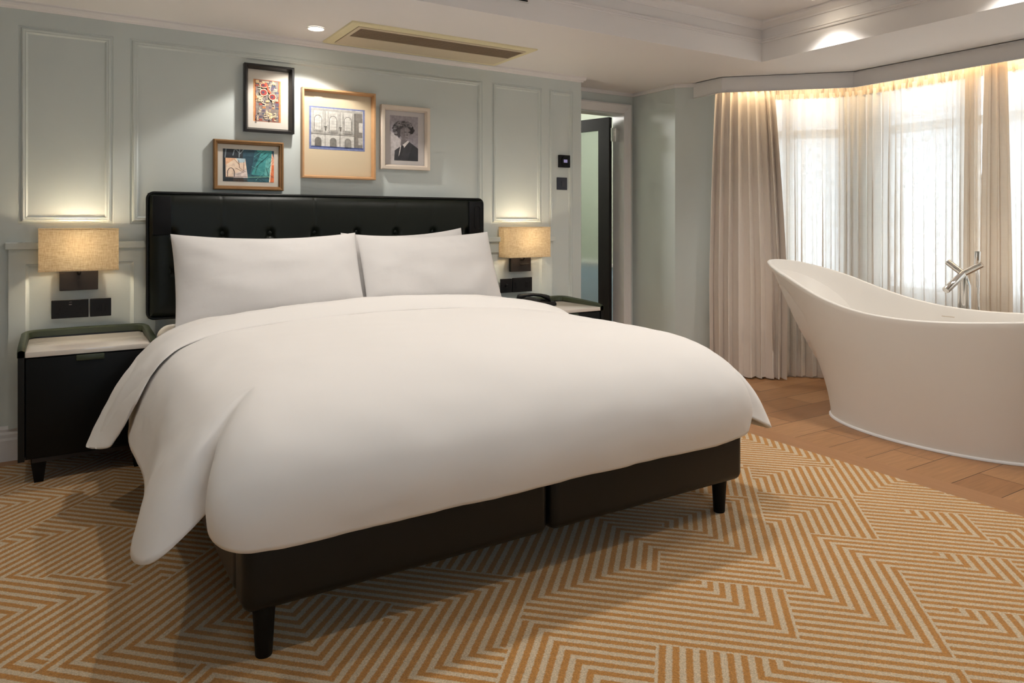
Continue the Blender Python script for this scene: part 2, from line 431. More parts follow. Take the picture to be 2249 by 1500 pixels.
def window(nm, P, s0, s1, sill, head, bars, transom):
    fr = MB()
    def bar(sa, sb, za, zb, o0=.07, o1=.12):
        pts = [[P(sa, o0, za), P(sb, o0, za), P(sb, o1, za), P(sa, o1, za)], [P(sa, o0, zb), P(sb, o0, zb), P(sb, o1, zb), P(sa, o1, zb)]]
        fr.grid(pts, close_u=True); fr.face(pts[0][::-1]); fr.face(pts[1])
    f = .055
    bar(s0, s1, sill, sill + f); bar(s0, s1, head - f, head); bar(s0, s0 + f, sill, head); bar(s1 - f, s1, sill, head)
    bar(s0, s1, transom - .03, transom + .03)
    for s in bars: bar(s - .035, s + .035, sill, head)
    root = obj(nm, fr, TRIM); root['kind'] = 'structure'
    gl = MB().face([P(s0, .095, sill), P(s1, .095, sill), P(s1, .095, head), P(s0, .095, head)])
    obj('pane', gl, PANE, root)
    sl = MB(); pts = [[P(s0 - .04, -.02, sill - .035), P(s1 + .04, -.02, sill - .035), P(s1 + .04, .07, sill - .035), P(s0 - .04, .07, sill - .035)]]
    pts.append([(p[0], p[1], sill) for p in pts[0]])
    sl.grid(pts, close_u=True); sl.face(pts[0][::-1]); sl.face(pts[1]); obj('window_sill', sl, TRIM, root)
m, P, Ln = wall_window(bay[0], bay[1], .42, 1.26, SILL, HEAD); struct('wall_bay', m, WALL)
window('window_1', P, .42, 1.26, SILL, HEAD, [.84], 1.825)
m, P, Ln = wall_window((5.0, -1.13), (5.0, -3.0), .10, 1.77, SILL, HEAD); struct('wall_window', m, WALL)
window('window_2', P, .10, 1.77, SILL, HEAD, [.66, 1.22], 1.825)
m, P, Ln = wall_window((5.0, -3.0), (4.05, -3.95), .10, .92, SILL, HEAD); struct('wall_bay_2', m, WALL)
window('window_3', P, .10, .92, SILL, HEAD, [.5], 1.825)
struct('wall_right_2', MB().box(4.05, 4.17, -5.8, -3.95, 0, CE + .02), WALL)
m, P, Ln = wall_window((4.17, -5.6), (-1.9, -5.6), 2.9, 4.2, .95, 2.12); struct('wall_back', m, WALL)
window('fill_window', P, 2.9, 4.2, .95, 2.12, [3.55], 1.75)  # unseen window added behind the camera to fill the bed front with daylight
struct('wall_left', MB().box(-1.9, -1.78, -5.8, 0, 0, TR + .1), WALL)
struct('baseboard_right', MB().sweep([(OX1 + .07, DY), (4.05, DY), (4.05, -.18), (5.0, -1.13), (5.0, -3.0), (4.05, -3.95), (4.05, -5.6)], BBP, side=-1), TRIM)
struct('trim_6', MB().sweep([(WX, DY), (4.05, DY), (4.05, -.18), (4.16, -.29)], [(o, CE + z) for o, z in [(0, -.028), (.012, -.028), (.018, -.012), (.018, 0), (0, 0)]], side=-1), TRIM)

# ceiling with the raised tray
TX0, TX1, TY0, TY1 = -1.1, 3.975, -4.9, -1.055
ce = MB()
xs = [-1.9, TX0, TX1, 5.3]; ys = [-5.8, TY0, TY1, .45]
for i in range(3):
    for k in range(3):
        if i == 1 and k == 1: continue
        ce.face([(xs[i], ys[k], CE), (xs[i], ys[k + 1], CE), (xs[i + 1], ys[k + 1], CE), (xs[i + 1], ys[k], CE)])
cor = [(TX0, TY0), (TX1, TY0), (TX1, TY1), (TX0, TY1)]
ce.grid([[(x, y, CE) for x, y in cor], [(x, y, TR) for x, y in cor]], close_u=True)
ce.face([(x, y, TR) for x, y in cor])
ce.grid([[(x, y, CE) for x, y in ((-1.9, -5.8), (5.3, -5.8), (5.3, .45), (-1.9, .45))], [(x, y, TR + .1) for x, y in ((-1.9, -5.8), (5.3, -5.8), (5.3, .45), (-1.9, .45))]], close_u=True)
ce.face([(x, y, TR + .1) for x, y in ((-1.9, -5.8), (5.3, -5.8), (5.3, .45), (-1.9, .45))])
struct('ceiling', ce, WHITE)
loop = [(TX0, TY0), (TX1, TY0), (TX1, TY1), (TX0, TY1)]
struct('trim_7', MB().sweep(loop, [(0, 2.352), (.008, 2.352), (.010, 2.358), (.006, 2.362), (.006, 2.366), (.012, 2.370), (.012, 2.376), (.006, 2.382), (0, 2.384)], closed=True, side=1), WHITE)
struct('trim_8', MB().sweep(loop, [(0, 2.442), (.008, 2.442), (.012, 2.452), (.03, 2.466), (.044, 2.474), (.05, 2.482), (.05, TR), (0, TR)], closed=True, side=1), WHITE)

# curtain pelmet round the bay
PEL = [(4.13, -.26), (4.13, -.57), (4.77, -1.21), (4.77, -2.92), (4.13, -3.56), (4.13, -3.87)]
struct('trim_9', MB().sweep(PEL, [(0, 2.116), (.018, 2.116), (.018, CE), (0, CE)], side=1), WHITE)

# bathroom seen through the doorway
struct('wall_bathroom', MB().box(2.2, 2.3, .42, 2.6, 0, 2.4).box(2.2, 5.3, 2.5, 2.6, 0, 2.4).box(4.6, 4.7, .42, 2.6, 0, 2.4).box(4.17, 4.7, .42, .44, 0, 2.4).box(2.2, 4.7, .42, 2.6, 2.36, 2.4), BATHUP)
struct('trim_10', MB().box(4.56, 4.6, .44, 2.5, 0, .72).box(2.3, 4.6, 2.46, 2.5, 0, .72), BATHLO)
struct('trim_11', MB().box(4.54, 4.6, .44, 2.5, .72, .75).box(2.3, 4.6, 2.44, 2.5, .72, .75), TRIM)

# door, open into the bathroom
dr = thing('door_1', '', '', (3.845, .372, 0))
del dr['label'], dr['category']; dr['kind'] = 'structure'
ang = math.atan2(.967, -.255)
def DP(s, o, z):
    dx, dy = math.cos(ang), math.sin(ang); nx, ny = dy, -dx
    return (3.845 + dx * s + nx * o, .372 + dy * s + ny * o, z)
def dslab(mb, s0, s1, o0, o1, z0, z1):
    pts = [[DP(s0, o0, z), DP(s1, o0, z), DP(s1, o1, z), DP(s0, o1, z)] for z in (z0, z1)]
    mb.grid(pts, close_u=True); mb.face(pts[0][::-1]); mb.face(pts[1])
fr = MB()
for a in ((0, .11, .01, 2.03), (.67, .78, .01, 2.03), (.11, .67, 1.93, 2.03), (.11, .67, .01, .22)): dslab(fr, a[0], a[1], 0, .04, a[2], a[3])
obj('door_frame', fr, DOORW, dr)
rg = MB(); nr = 44
prof = []
for k in range(nr * 4 + 1):
    s = .11 + (.56) * k / (nr * 4); prof.append((s, .019 - .006 * abs(math.sin(PI * k / 4))))
rg.grid([[DP(s, o, .22) for s, o in prof], [DP(s, o, 1.93) for s, o in prof]])
rg.grid([[DP(s, .024, .22) for s, o in prof], [DP(s, .024, 1.93) for s, o in prof]])
obj('reeded_pane', rg, REED, dr)
hg = MB().tube([(3.882, .333, 1.825), (3.882, .333, 1.935)], .007)
hg.box(3.884, 3.93, .338, .342, 1.825, 1.935).box(3.842, 3.882, .338, .342, 1.825, 1.935)
obj('hinge', hg, CHROME, dr)

# ------------------------------------------------------------------ lamps in the ceiling
def downlight(x, y, z, label, power, group='recessed ceiling downlights', size=1.85, blend=.45):
    t = thing('ceiling_downlight', label, 'downlight', (x, y, z), group)
    rg = MB().lathe([(.046, z - .0005), (.052, z - .003), (.052, z - .006), (.043, z - .006), (.041, z - .0035)], x, y, 32, cap=False)
    obj('trim_ring', rg, TRIM, t, 40)
    obj('lens', MB().lathe([(.0415, z - .004), (.001, z - .0042)], x, y, 32, cap=False), LED, t)
    l = bpy.data.lights.new('downlight_beam', 'SPOT'); l.energy = power; l.spot_size = size; l.spot_blend = blend; l.shadow_soft_size = .03
    l.color = (1, .95, .89)
    lo = bpy.data.objects.new('downlight_beam', l); link(lo); lo.parent = t; lo.location = (0, 0, -.02)
    return t
downlight(1.194, -.299, CE, 'small bright downlight in the lower ceiling beside the air conditioner', 13, size=2.05, blend=.22)
downlight(3.784, -1.60, TR, 'bright downlight in the raised ceiling at the top edge of the photo', 13, blend=.7)
for (x, y, pw) in ((3.784, -2.62, 13), (2.3, -2.45, 9), (2.3, -1.80, 16), (.85, -1.75, 11), (2.3, -3.3, 7), (.85, -3.3, 3), (3.784, -3.6, 9), (-.6, -1.75, 8), (-.6, -3.3, 3)):  # unseen: some follow cast shadows and scallops, the rest are added fill
    downlight(x, y, TR, 'unseen downlight in the raised ceiling, in a set partly added for fill', pw, size=2.6 if x == 2.3 else 1.85, blend=.6)

# ceiling cassette air conditioner
ac = thing('air_conditioner', 'long cream ceiling cassette air conditioner with a brown grille', 'air conditioner', (1.9, -.29, CE))
Zc = CE
def hring(mb, x0, x1, y0, y1, prof):
    rows = [[(x0 + i, y0 + i, z), (x1 - i, y0 + i, z), (x1 - i, y1 - i, z), (x0 + i, y1 - i, z)] for i, z in prof]
    mb.grid(rows, close_u=True); return rows
fm = MB(); hring(fm, 1.312, 2.505, -.556, -.036, [(0, Zc - .0005), (.003, Zc - .008), (.010, Zc - .011), (.052, Zc - .011), (.056, Zc - .006)])
obj('outer_frame', fm, CREAM, ac, 30)
pm = MB(); gx0, gx1, gy0, gy1 = 1.392, 2.455, -.466, -.278
px0, px1, py0, py1 = 1.371, 2.462, -.494, -.072
for (a, b_, c_, d_) in ((px0, px1, gy1, py1), (px0, px1, py0, gy0), (px0, gx0, gy0, gy1), (gx1, px1, gy0, gy1)):
    pm.box(a, b_, c_, d_, Zc - .012, Zc - .004)
obj('front_panel', pm, CREAM2, ac)
obj('air_slot', MB().box(gx0, gx1, gy0, gy1, Zc - .003, Zc - .0006), DARK, ac)
gm = MB()
for k in range(11):
    y = gy0 + (k + .5) * (gy1 - gy0) / 11
    gm.box(gx0, gx1, y - .0045, y + .0045, Zc - .012, Zc - .004)
obj('grille', gm, GRILLE, ac)

# linear grille in the side of the tray, only its lower edge is in the photo
vt = thing('slot_vent', 'black linear slot vent high in the side of the raised ceiling', 'vent', (2.0, TY1, 2.36))
vm = MB()
for k in range(3): vm.box(1.86, 2.095, TY1 - .010, TY1 - .004, 2.325 + .016 * k, 2.331 + .016 * k)
obj('slat', vm, BLACKM, vt); obj('backing', MB().box(1.85, 2.105, TY1 - .005, TY1 - .0005, 2.318, 2.352), TRIM, vt)

# ------------------------------------------------------------------ bed
bed = thing('bed', 'king bed with tufted dark green leather headboard and black base', 'bed', (1.35, -1.2, 0))
# headboard: padded front with buttons and seams
hx0, hx1, hz0, hz1 = .378, 2.374, .655, 1.306
seams = [.487 + .2522 * k for k in range(8)]
def hb_depth(x, z):
    ex = min(x - hx0, hx1 - x); ez = min(z - hz0, hz1 - z)
    e = max(0, min(ex, ez)); d = .036 * (1 - math.exp(-e / .022))
    if seams[0] - .004 < x < seams[-1] + .004:
        for sx in seams:
            dx = abs(x - sx)
            if z > 1.08: d -= .0022 * math.exp(-(dx / .0045) ** 2)
            for zb in (1.096, .90):
                r = math.hypot(dx, z - zb); d -= .022 * math.exp(-(r / .022) ** 2)
        for zb, o in ((1.096, 0), (.90, 0)):
            pass
        # diamond folds under the button row
        k = (x - seams[0]) / .2522; u = abs(((k + .5) % 1) - .5) * .2522
        for dz in (1.096 - z,):
            if 0 < dz < .2: d -= .009 * math.exp(-((u - dz * .65) / .010) ** 2)
    return d
g = []
nx, nz = 300, 100
for k in range(nz + 1):
    z = hz0 + (hz1 - hz0) * k / nz
    g.append([(hx0 + (hx1 - hx0) * i / nx, -.084 - hb_depth(hx0 + (hx1 - hx0) * i / nx, z), z) for i in range(nx + 1)])
hbm = MB().grid(g)
hb = obj('headboard', hbm, LEATHER, bed, 60)
obj('headboard_back', MB().box(hx0, hx1, -.086, -.056, hz0, hz1, .012, 3), LEATHER, hb, 40)
r_ = .03; pp = []
for cx, cz, a0 in ((hx1 - r_, hz1 - r_, 0), (hx0 + r_, hz1 - r_, 90), (hx0 + r_, hz0 + r_, 180), (hx1 - r_, hz0 + r_, 270)):
    for a in range(0, 91, 15):
        t = math.radians(a0 + a); pp.append((cx + (r_ + .002) * math.cos(t), -.088, cz + (r_ + .002) * math.sin(t)))
pp.append(pp[0]); obj('piping', MB().tube(pp, .008, 10), LEATHER2, hb, 60)
for sx in seams[1:-1]:
    obj('button', MB().tube([(sx, -.094, 1.096), (sx, -.101, 1.096), (sx, -.104, 1.096)], [.013, .011, .002], 14), LEATHER, hb, 50)
for nm, x0, x1 in (('speaker_panel', .397, .484), ('speaker_panel', 2.255, 2.350)):
    p_ = obj(nm, MB().box(x0, x1, -.127, -.11, 1.088, 1.292, .005, 2), BLACKM, bed, 40)
    xc = (x0 + x1) / 2 + (.012 if x0 > 1 else 0); lp = []
    for a in range(0, 361, 15):
        t = math.radians(a); lp.append((xc + .021 * math.cos(t), -.128, (1.24 if a < 180 else 1.13) + .021 * math.sin(t)))
    lp.append(lp[0])
    if x0 > 1:
        obj('control_outline', MB().tube(lp, .002, 6, cap=False), LACQ, p_)
# base
for x0, x1 in ((.386, 1.327), (1.333, 2.248)):
    obj('front_rail', MB().box(x0, x1, -2.362, -2.24, .152, .352, .034, 5), LEATHER2, bed, 60)
obj('side_rail', MB().box(.388, .46, -2.25, -.13, .152, .35, .034, 5), LEATHER2, bed, 60)
obj('side_rail', MB().box(2.15, 2.246, -2.25, -.13, .152, .35, .034, 5), LEATHER2, bed, 60)
obj('platform', MB().box(.45, 2.16, -2.25, -.125, .20, .353), BLACKM, bed)
for x, y in ((.453, -2.29), (2.205, -2.275), (.453, -.25), (2.205, -.25)):
    obj('leg', MB().lathe([(.021, .009), (.022, .012), (.031, .165)], x, y, 24), LACQ, bed, 40)
# mattress
mt = obj('mattress', MB().box(.405, 2.240, -2.19, -.14, .355, .632, .07, 6), LINEN, None, 60, org=(1.33, -1.2, .355))
tag(mt, 'white sheeted mattress showing beside the left pillow', 'mattress')

# duvet ---------------------------------------------------------------
XC = 1.333
def mir(p): return (2 * XC - p[0], p[1], p[2])
# each station: hem, mid, upper, shoulder ; then an inset point on top
L = []
for y, xh, zh in ((-.62, .258, .41), (-.80, .245, .37), (-1.0, .225, .345), (-1.22, .21, .34), (-1.42, .215, .335), (-1.62, .226, .335), (-1.80, .215, .33), (-1.97, .185, .315)):
    L.append([(xh, y, zh), (xh + .03, y, .44), (.288, y, .555), (.362, y, .645), (.50, y, .694)])
pole = (.50, -2.06, .690)
LC = [
    [(.156, -2.08, .296), (.196, -2.07, .425), (.272, -2.05, .55), (.362, -2.04, .638), pole],
    [(.146, -2.175, .286), (.190, -2.165, .42), (.272, -2.13, .55), (.365, -2.085, .636), pole],
    [(.168, -2.262, .296), (.212, -2.235, .42), (.286, -2.18, .55), (.372, -2.12, .634), pole],
    [(.238, -2.288, .340), (.262, -2.250, .44), (.312, -2.195, .552), (.385, -2.135, .634), pole],
    [(.330, -2.240, .402), (.350, -2.215, .462), (.362, -2.185, .550), (.40, -2.140, .632), pole],
    [(.296, -2.325, .372), (.282, -2.335, .458), (.318, -2.282, .568), (.405, -2.18, .642), pole],
    [(.335, -2.412, .348), (.310, -2.428, .445), (.362, -2.370, .572), (.44, -2.235, .648), pole],
    [(.42, -2.428, .334), (.41, -2.455, .436), (.43, -2.425, .560), (.48, -2.275, .654), pole]]
Fx = [.60, .78, 1.0, 1.333, 1.666, 1.886, 2.066]
def foot(x):
    return [(x, -2.412, .332), (x, -2.452, .424), (x, -2.442, .53), (x, -2.345, .640), (x, -2.12, .70)]
left = L + LC
right = [[mir(p) for p in st] for st in reversed(left)]
# the right-hand corner hangs a little further towards the foot
nc = len(LC)
SHIFT = [(.0, -.06, 0), (-.01, -.115, .012), (-.045, -.075, .02), (-.06, -.03, .02), (-.075, 0, .015), (-.085, .005, .012), (-.085, .012, .010), (-.07, .012, .008)]
for k in range(nc):
    st = right[nc - 1 - k]; dx, dy, dz = SHIFT[k]; w_ = (1, 1, .9, .35) if k < 3 else (1, .95, .7, .3)
    right[nc - 1 - k] = [(p[0] + dx * f, p[1] + dy * f, p[2] + dz * (1 if i == 0 else 0)) for i, (p, f) in enumerate(zip(st[:4], w_))] + [st[4]]
RC = [right[nc - 1 - k] for k in range(nc)]
stations = left + [foot(x) for x in Fx] + right
d = MB()
ns = len(stations)
d.grid([[st[k] for st in stations] for k in range(5)])
# top fill
nl = len(L)
rows_top = []
ys_top = [st[4][1] for st in L]
for i, st in enumerate(L):
    y = st[4][1]; row = [st[4]]
    for x in Fx:
        u = (x - .5) / (2 * XC - 1.0); puff = .045 * math.sin(PI * max(0, min(1, u))) ** .7
        row.append((x, y, .694 + puff))
    row.append(mir(st[4])); rows_top.append(row)
last = [pole] + [foot(x)[4] for x in Fx] + [mir(pole)]
last = [last[0]] + [(p[0], p[1], p[2] + .02 * math.sin(PI * (p[0] - .5) / 1.67)) for p in last[1:-1]] + [last[-1]]
# keep the shared edge identical
for i, x in enumerate(Fx): d.v[4 * ns + len(left) + i] = last[i + 1]
rows_top.append(last)
d.grid(rows_top)
duv = obj('duvet', d, LINEN, None, 180, org=(XC, -1.3, .33))
tag(duv, 'puffy white duvet covering the bed and hanging over its sides', 'duvet')
def weld(o, dist=.0008):
    bm = bmesh.new(); bm.from_mesh(o.data)
    bmesh.ops.remove_doubles(bm, verts=list(bm.verts), dist=dist)
    bmesh.ops.recalc_face_normals(bm, faces=list(bm.faces)); bm.to_mesh(o.data); bm.free()
    for p in o.data.polygons: p.use_smooth = True
weld(duv)
# keep the folds at the two foot corners sharp
fold_pts = [Vector(p) - Vector((XC, -1.3, .33)) for st in (LC[4], RC[4]) for p in st[:3]]
ca_ = duv.data.attributes.new('crease_edge', 'FLOAT', 'EDGE')
isf = [any((v.co - q).length < 1e-3 for q in fold_pts) for v in duv.data.vertices]
for e in duv.data.edges:
    if isf[e.vertices[0]] and isf[e.vertices[1]]: ca_.data[e.index].value = .9
mod_sub(duv, 3)
tx = bpy.data.textures.new('soft_wrinkles', 'CLOUDS'); tx.noise_scale = .28; tx.noise_depth = 1
dm = duv.modifiers.new('wrinkle', 'DISPLACE'); dm.texture = tx; dm.strength = .014; dm.mid_level = .5; dm.texture_coords = 'LOCAL'
mod_solid(duv, .014, -1)

# turned back head end of the duvet: back bottom, back edge, top, ridge, front, crease, under
FS0 = [
    # back edge, ridge, crease (front foot of the fold), thickness normal
    ((.092, -.995, .296), (.112, -1.06, .304), (.158, -1.165, .312), (.8, 0, .6)),
    ((.128, -.94, .36), (.150, -1.055, .395), (.188, -1.19, .365), (.85, 0, .5)),
    ((.195, -.86, .475), (.200, -1.055, .515), (.224, -1.245, .455), (.85, 0, .5)),
    ((.255, -.80, .557), (.272, -1.045, .600), (.268, -1.24, .548), (.75, 0, .65)),
    ((.340, -.72, .637), (.362, -1.02, .680), (.346, -1.18, .650), (.5, 0, .85)),
    ((.475, -.62, .672), (.51, -1.00, .742), (.50, -1.13, .700), (.2, 0, 1)),
    ((.85, -.575, .708), (.85, -1.00, .782), (.85, -1.105, .728), (0, 0, 1)),
    ((1.333, -.555, .728), (1.333, -1.00, .802), (1.333, -1.095, .742), (0, 0, 1)),
    ((1.80, -.54, .730), (1.80, -1.02, .782), (1.80, -1.12, .730), (0, 0, 1)),
    ((2.14, -.54, .708), (2.13, -1.10, .744), (2.15, -1.23, .698), (-.2, 0, 1)),
    ((2.30, -.58, .655), (2.29, -1.13, .690), (2.312, -1.27, .640), (-.5, 0, .85)),
    ((2.41, -.62, .545), (2.405, -1.13, .575), (2.41, -1.27, .535), (-.8, 0, .6)),
    ((2.49, -.84, .40), (2.485, -1.12, .43), (2.48, -1.2, .40), (-.85, 0, .5)),
    ((2.545, -1.0, .29), (2.53, -1.09, .31), (2.51, -1.15, .31), (-.8, 0, .6))]
FS = []
for bk, rg_, cr2, nn in FS0:
    B_, Rg, Cr, Nn = Vector(bk), Vector(rg_), Vector(cr2), Vector(nn).normalized()
    up = Rg - B_; und = .045
    FS.append([B_ + up * .35 + Nn * .012 - Nn * und, B_ - Nn * .02, B_ + Nn * .008, B_ + up * .45 + Nn * .014, Rg - up.normalized() * .035 + Nn * .004, Rg,
               Rg * .62 + Cr * .38 - Nn * -.004, Cr + Nn * .004, Cr - Nn * .010, Cr * .6 + B_ * .4 - Nn * .03])
fm = MB().grid([list(s) for s in FS], close_u=True)
fm.face(FS[0][::-1]); fm.face(FS[-1])
fo = obj('turned_back_edge', fm, LINEN, duv, 180)
weld(fo, 1e-5); mod_sub(fo, 3)
ends = [Vector(p) - Vector((XC, -1.3, .33)) for st in (FS[0], FS[-1]) for p in st]
ca_ = fo.data.attributes.new('crease_edge', 'FLOAT', 'EDGE')
isf = [any((v.co - q).length < 1e-3 for q in ends) for v in fo.data.vertices]
for e in fo.data.edges:
    if isf[e.vertices[0]] and isf[e.vertices[1]]: ca_.data[e.index].value = .85
tx2 = bpy.data.textures.new('fine_wrinkles', 'CLOUDS'); tx2.noise_scale = .075; tx2.noise_depth = 2
dm = duv.modifiers.new('fine', 'DISPLACE'); dm.texture = tx2; dm.strength = .0045; dm.mid_level = .5; dm.texture_coords = 'LOCAL'
dm = fo.modifiers.new('fine', 'DISPLACE'); dm.texture = tx2; dm.strength = .006; dm.mid_level = .5; dm.texture_coords = 'LOCAL'
dm = fo.modifiers.new('wrinkle', 'DISPLACE'); dm.texture = tx; dm.strength = .012; dm.mid_level = .5; dm.texture_coords = 'LOCAL'

# pillows -------------------------------------------------------------
def pillow(label, cx, cy, cz, wd, ht, th, lean, roll=0., yaw=0., seed=0, sag=.0):
    n1, n2 = 48, 30
    mb = MB()
    R = random.Random(seed)
    def pos(u, v, s):
        # u, v in -1..1 ; outline with soft pulled-out corners
        ex = 1 - .022 * (1 - v * v); ez = 1 - .06 * (1 - u * u) * 1.0
        x = u * wd / 2 * ex; z = v * ht / 2 * ez - sag * (1 - u * u) * max(0, v)
        d = max(0., (1 - abs(u) ** 3.2)) ** .62 * max(0., (1 - abs(v) ** 2.6)) ** .62
        w_ = noise.noise(Vector((u * 2.3 + seed * 7.1, v * 2.0, s * 3))) * .012 + noise.noise(Vector((u * 7 + seed, v * 6, s))) * .004
        y = -s * (th / 2 * d + w_ * min(1, d * 2))
        return Vector((x, y, z))
    ca, sa = math.cos(lean), math.sin(lean); cr, sr = math.cos(roll), math.sin(roll); cy_, sy_ = math.cos(yaw), math.sin(yaw)
    def X(p):
        x, y, z = p
        x, z = x * cr - z * sr, x * sr + z * cr
        y, z = y * ca + z * sa, -y * sa + z * ca
        x, y = x * cy_ - y * sy_, x * sy_ + y * cy_
        return (cx + x, cy + y, cz + z)
    def ease(t): return math.sin(t * PI / 2)
    us = [ease(-1 + 2 * i / n1) for i in range(n1 + 1)]; vs = [ease(-1 + 2 * i / n2) for i in range(n2 + 1)]
    for s in (1, -1):
        mb.grid([[X(pos(u, v, s)) for u in us] for v in vs])
    o = obj('pillow', mb, PILLOW, None, 180, org=(cx, cy, cz))
    tag(o, label, 'pillow', 'white pillows against the headboard')
    # stitched flange hem across the open end
    return o
pillow('large white pillow on the left half of the bed, leaning on the headboard', .941, -.385, .872, .962, .485, .17, .40, seed=1, sag=.018)
pillow('white pillow at the front on the right half of the bed', 1.858, -.392, .876, .872, .465, .155, .40, roll=.012, seed=2, sag=.012)
pillow('white pillow mostly hidden behind the right front pillow, one corner showing above it', 1.79, -.222, .882, .80, .47, .055, .30, roll=.035, seed=3, sag=.02)

# ------------------------------------------------------------------ nightstands
def nightstand(cx, label):
    hw = .27; y0, y1 = -.505, -.035
    t = thing('nightstand', label, 'nightstand', (cx, -.27, 0), 'pair of black nightstands')
    # wrapped shell: left side, rounded back corners, right side ; top edge dips to the front
    path = []; rc = .075
    n = 8
    path.append((-hw, y0, .598)); path.append((-hw, y0 + .02, .606)); path.append((-hw, y0 + .06, .612)); path.append((-hw, (y0 + y1) / 2, .620))
    for k in range(n + 1):
        a = PI - (PI / 2) * k / n; path.append((-hw + rc + rc * math.cos(a), y1 - rc + rc * math.sin(a), .626))
    path.append((0, y1, .628))
    path += [(-p[0], p[1], p[2]) for p in reversed(path[:-1])]
    th = .024
    inner = []
    for i, p in enumerate(path):
        a = Vector(path[max(0, i - 1)][:2]); b_ = Vector(path[min(len(path) - 1, i + 1)][:2]); dd = (b_ - a).normalized()
        inner.append((p[0] + dd.y * th, p[1] - dd.x * th))
    rows = []
    for (x, y, z), (ix, iy) in zip(path, inner):
        mx, my = (x + ix) / 2, (y + iy) / 2
        rows.append([(cx + x, y, .118), (cx + x, y, z - .008), (cx + x * .75 + mx * .25, y * .75 + my * .25, z - .001), (cx + mx, my, z), (cx + ix * .75 + mx * .25, iy * .75 + my * .25, z - .001), (cx + ix, iy, z - .008), (cx + ix, iy, .118)])
    mb = MB().grid(rows, close_u=True); mb.face(rows[0][::-1]); mb.face(rows[-1])
    obj('shell', mb, OLIVE if False else LEATHER2, t, 50)
    # olive stitched gallery band round the top
    band = MB()
    rw = []
    for (x, y, z), (ix, iy) in zip(path, inner):
        k = .10; ox, oy = x + (x - ix) * k, y + (y - iy) * k; jx, jy = ix + (ix - x) * k, iy + (iy - y) * k
        rw.append([(cx + ox, oy, z - .030), (cx + ox, oy, z - .004), (cx + (ox + jx) / 2, (oy + jy) / 2, z + .004), (cx + jx, jy, z - .004), (cx + jx, jy, z - .030)])
    band.grid(rw, close_u=True); band.face(rw[0][::-1]); band.face(rw[-1]); obj('gallery_rim', band, OLIVE, t, 60)
    obj('stone_top', MB().box(cx - hw + .026, cx + hw - .026, y0 + .002, y1 - .03, .566, .590, .003, 2), STONE, t, 40)
    obj('carcass', MB().box(cx - hw + .026, cx + hw - .026, y0 + .03, y1 - .028, .118, .565), LACQ, t)
    dr_ = obj('drawer_front', MB().box(cx - hw + .028, cx + hw - .028, y0 + .004, y0 + .028, .130, .560, .003, 2), LACQ, t, 40)
    obj('handle', MB().box(cx - .055, cx + .055, y0 - .008, y0 + .006, .536, .562, .004, 2), OLIVE, dr_, 40)
    obj('plinth', MB().box(cx - hw + .05, cx + hw - .05, y0 + .03, y1 - .04, .100, .118), DARKWOOD, t)
    for sx in (-1, 1):
        for yy in (y0 + .06, y1 - .07):
            m_ = MB(); x = cx + sx * (hw - .075)
            rws = []
            for z, r in ((.009, .017), (.100, .029), (.118, .030)):
                rws.append([(x - r, yy - r, z), (x + r, yy - r, z), (x + r, yy + r, z), (x - r, yy + r, z)])
            m_.grid(rws, close_u=True); m_.face(rws[0][::-1]); m_.face(rws[-1])
            obj('leg', m_, LACQ, t)
    return t
nightstand(.109, 'black nightstand with a bare white stone top left of the bed')
nightstand(2.80, 'black nightstand carrying the telephone right of the bed')

# telephone on the right nightstand
ph = thing('telephone', 'black desk telephone on the right nightstand', 'telephone', (2.725, -.22, .591))
def rot(x, y, a): return (2.725 + x * math.cos(a) - y * math.sin(a), -.22 + x * math.sin(a) + y * math.cos(a))
PA = .5
pb = MB(); R1 = []
for z, s, dz in ((.591, 1, 0), (.605, 1, 0), (.618, .93, 1), (.620, .9, 1)):
    R1.append([(*rot(sx * .085 * s, sy * .105 * s, PA), z + (.022 * (sy + 1) / 2 if dz else 0)) for sx, sy in ((-1, -1), (1, -1), (1, 1), (-1, 1))])
pb.grid(R1, close_u=True); pb.face(R1[0][::-1]); pb.face(R1[-1]); base_ = obj('phone_base', pb, BLACKM, ph)
kp = MB()
for i in range(3):
    for k in range(4):
        x, y = rot(.005 + i * .024, -.06 + k * .025, PA); kp.box(x - .008, x + .008, y - .007, y + .007, .620, .632)
obj('keypad', kp, LACQ, base_)
hs = MB(); pts = []
HA = -.42
def hp(s, z): return (2.70 + s * math.cos(HA), -.215 + s * math.sin(HA), z)
sec = []
for s, z, w_, h_ in ((-.115, .636, .020, .014), (-.108, .648, .026, .020), (-.085, .656, .026, .017), (-.05, .664, .021, .011), (0, .667, .019, .010), (.05, .662, .021, .011), (.085, .650, .026, .017), (.108, .640, .026, .020), (.115, .628, .020, .014)):
    nx_, ny_ = -math.sin(HA), math.cos(HA); cxp, cyp, _ = hp(s, z)
    sec.append([(cxp + nx_ * w_ * math.cos(a), cyp + ny_ * w_ * math.cos(a), z + h_ * math.sin(a)) for a in [2 * PI * k / 14 for k in range(14)]])
hs.grid(sec, close_u=True); hs.face(sec[0][::-1]); hs.face(sec[-1]); obj('handset', hs, BLACKM, ph, 60)
cd = []
for k in range(160):
    t_ = k / 159; a = t_ * 2 * PI * 18; bx, by, bz = 2.60 - .03 * math.sin(t_ * PI), -.14 - .12 * t_, .600 + .02 * t_
    cd.append((bx + .006 * math.cos(a), by, bz + .006 * math.sin(a)))
obj('cord', MB().tube(cd, .0022, 6), LACQ, ph, 60)

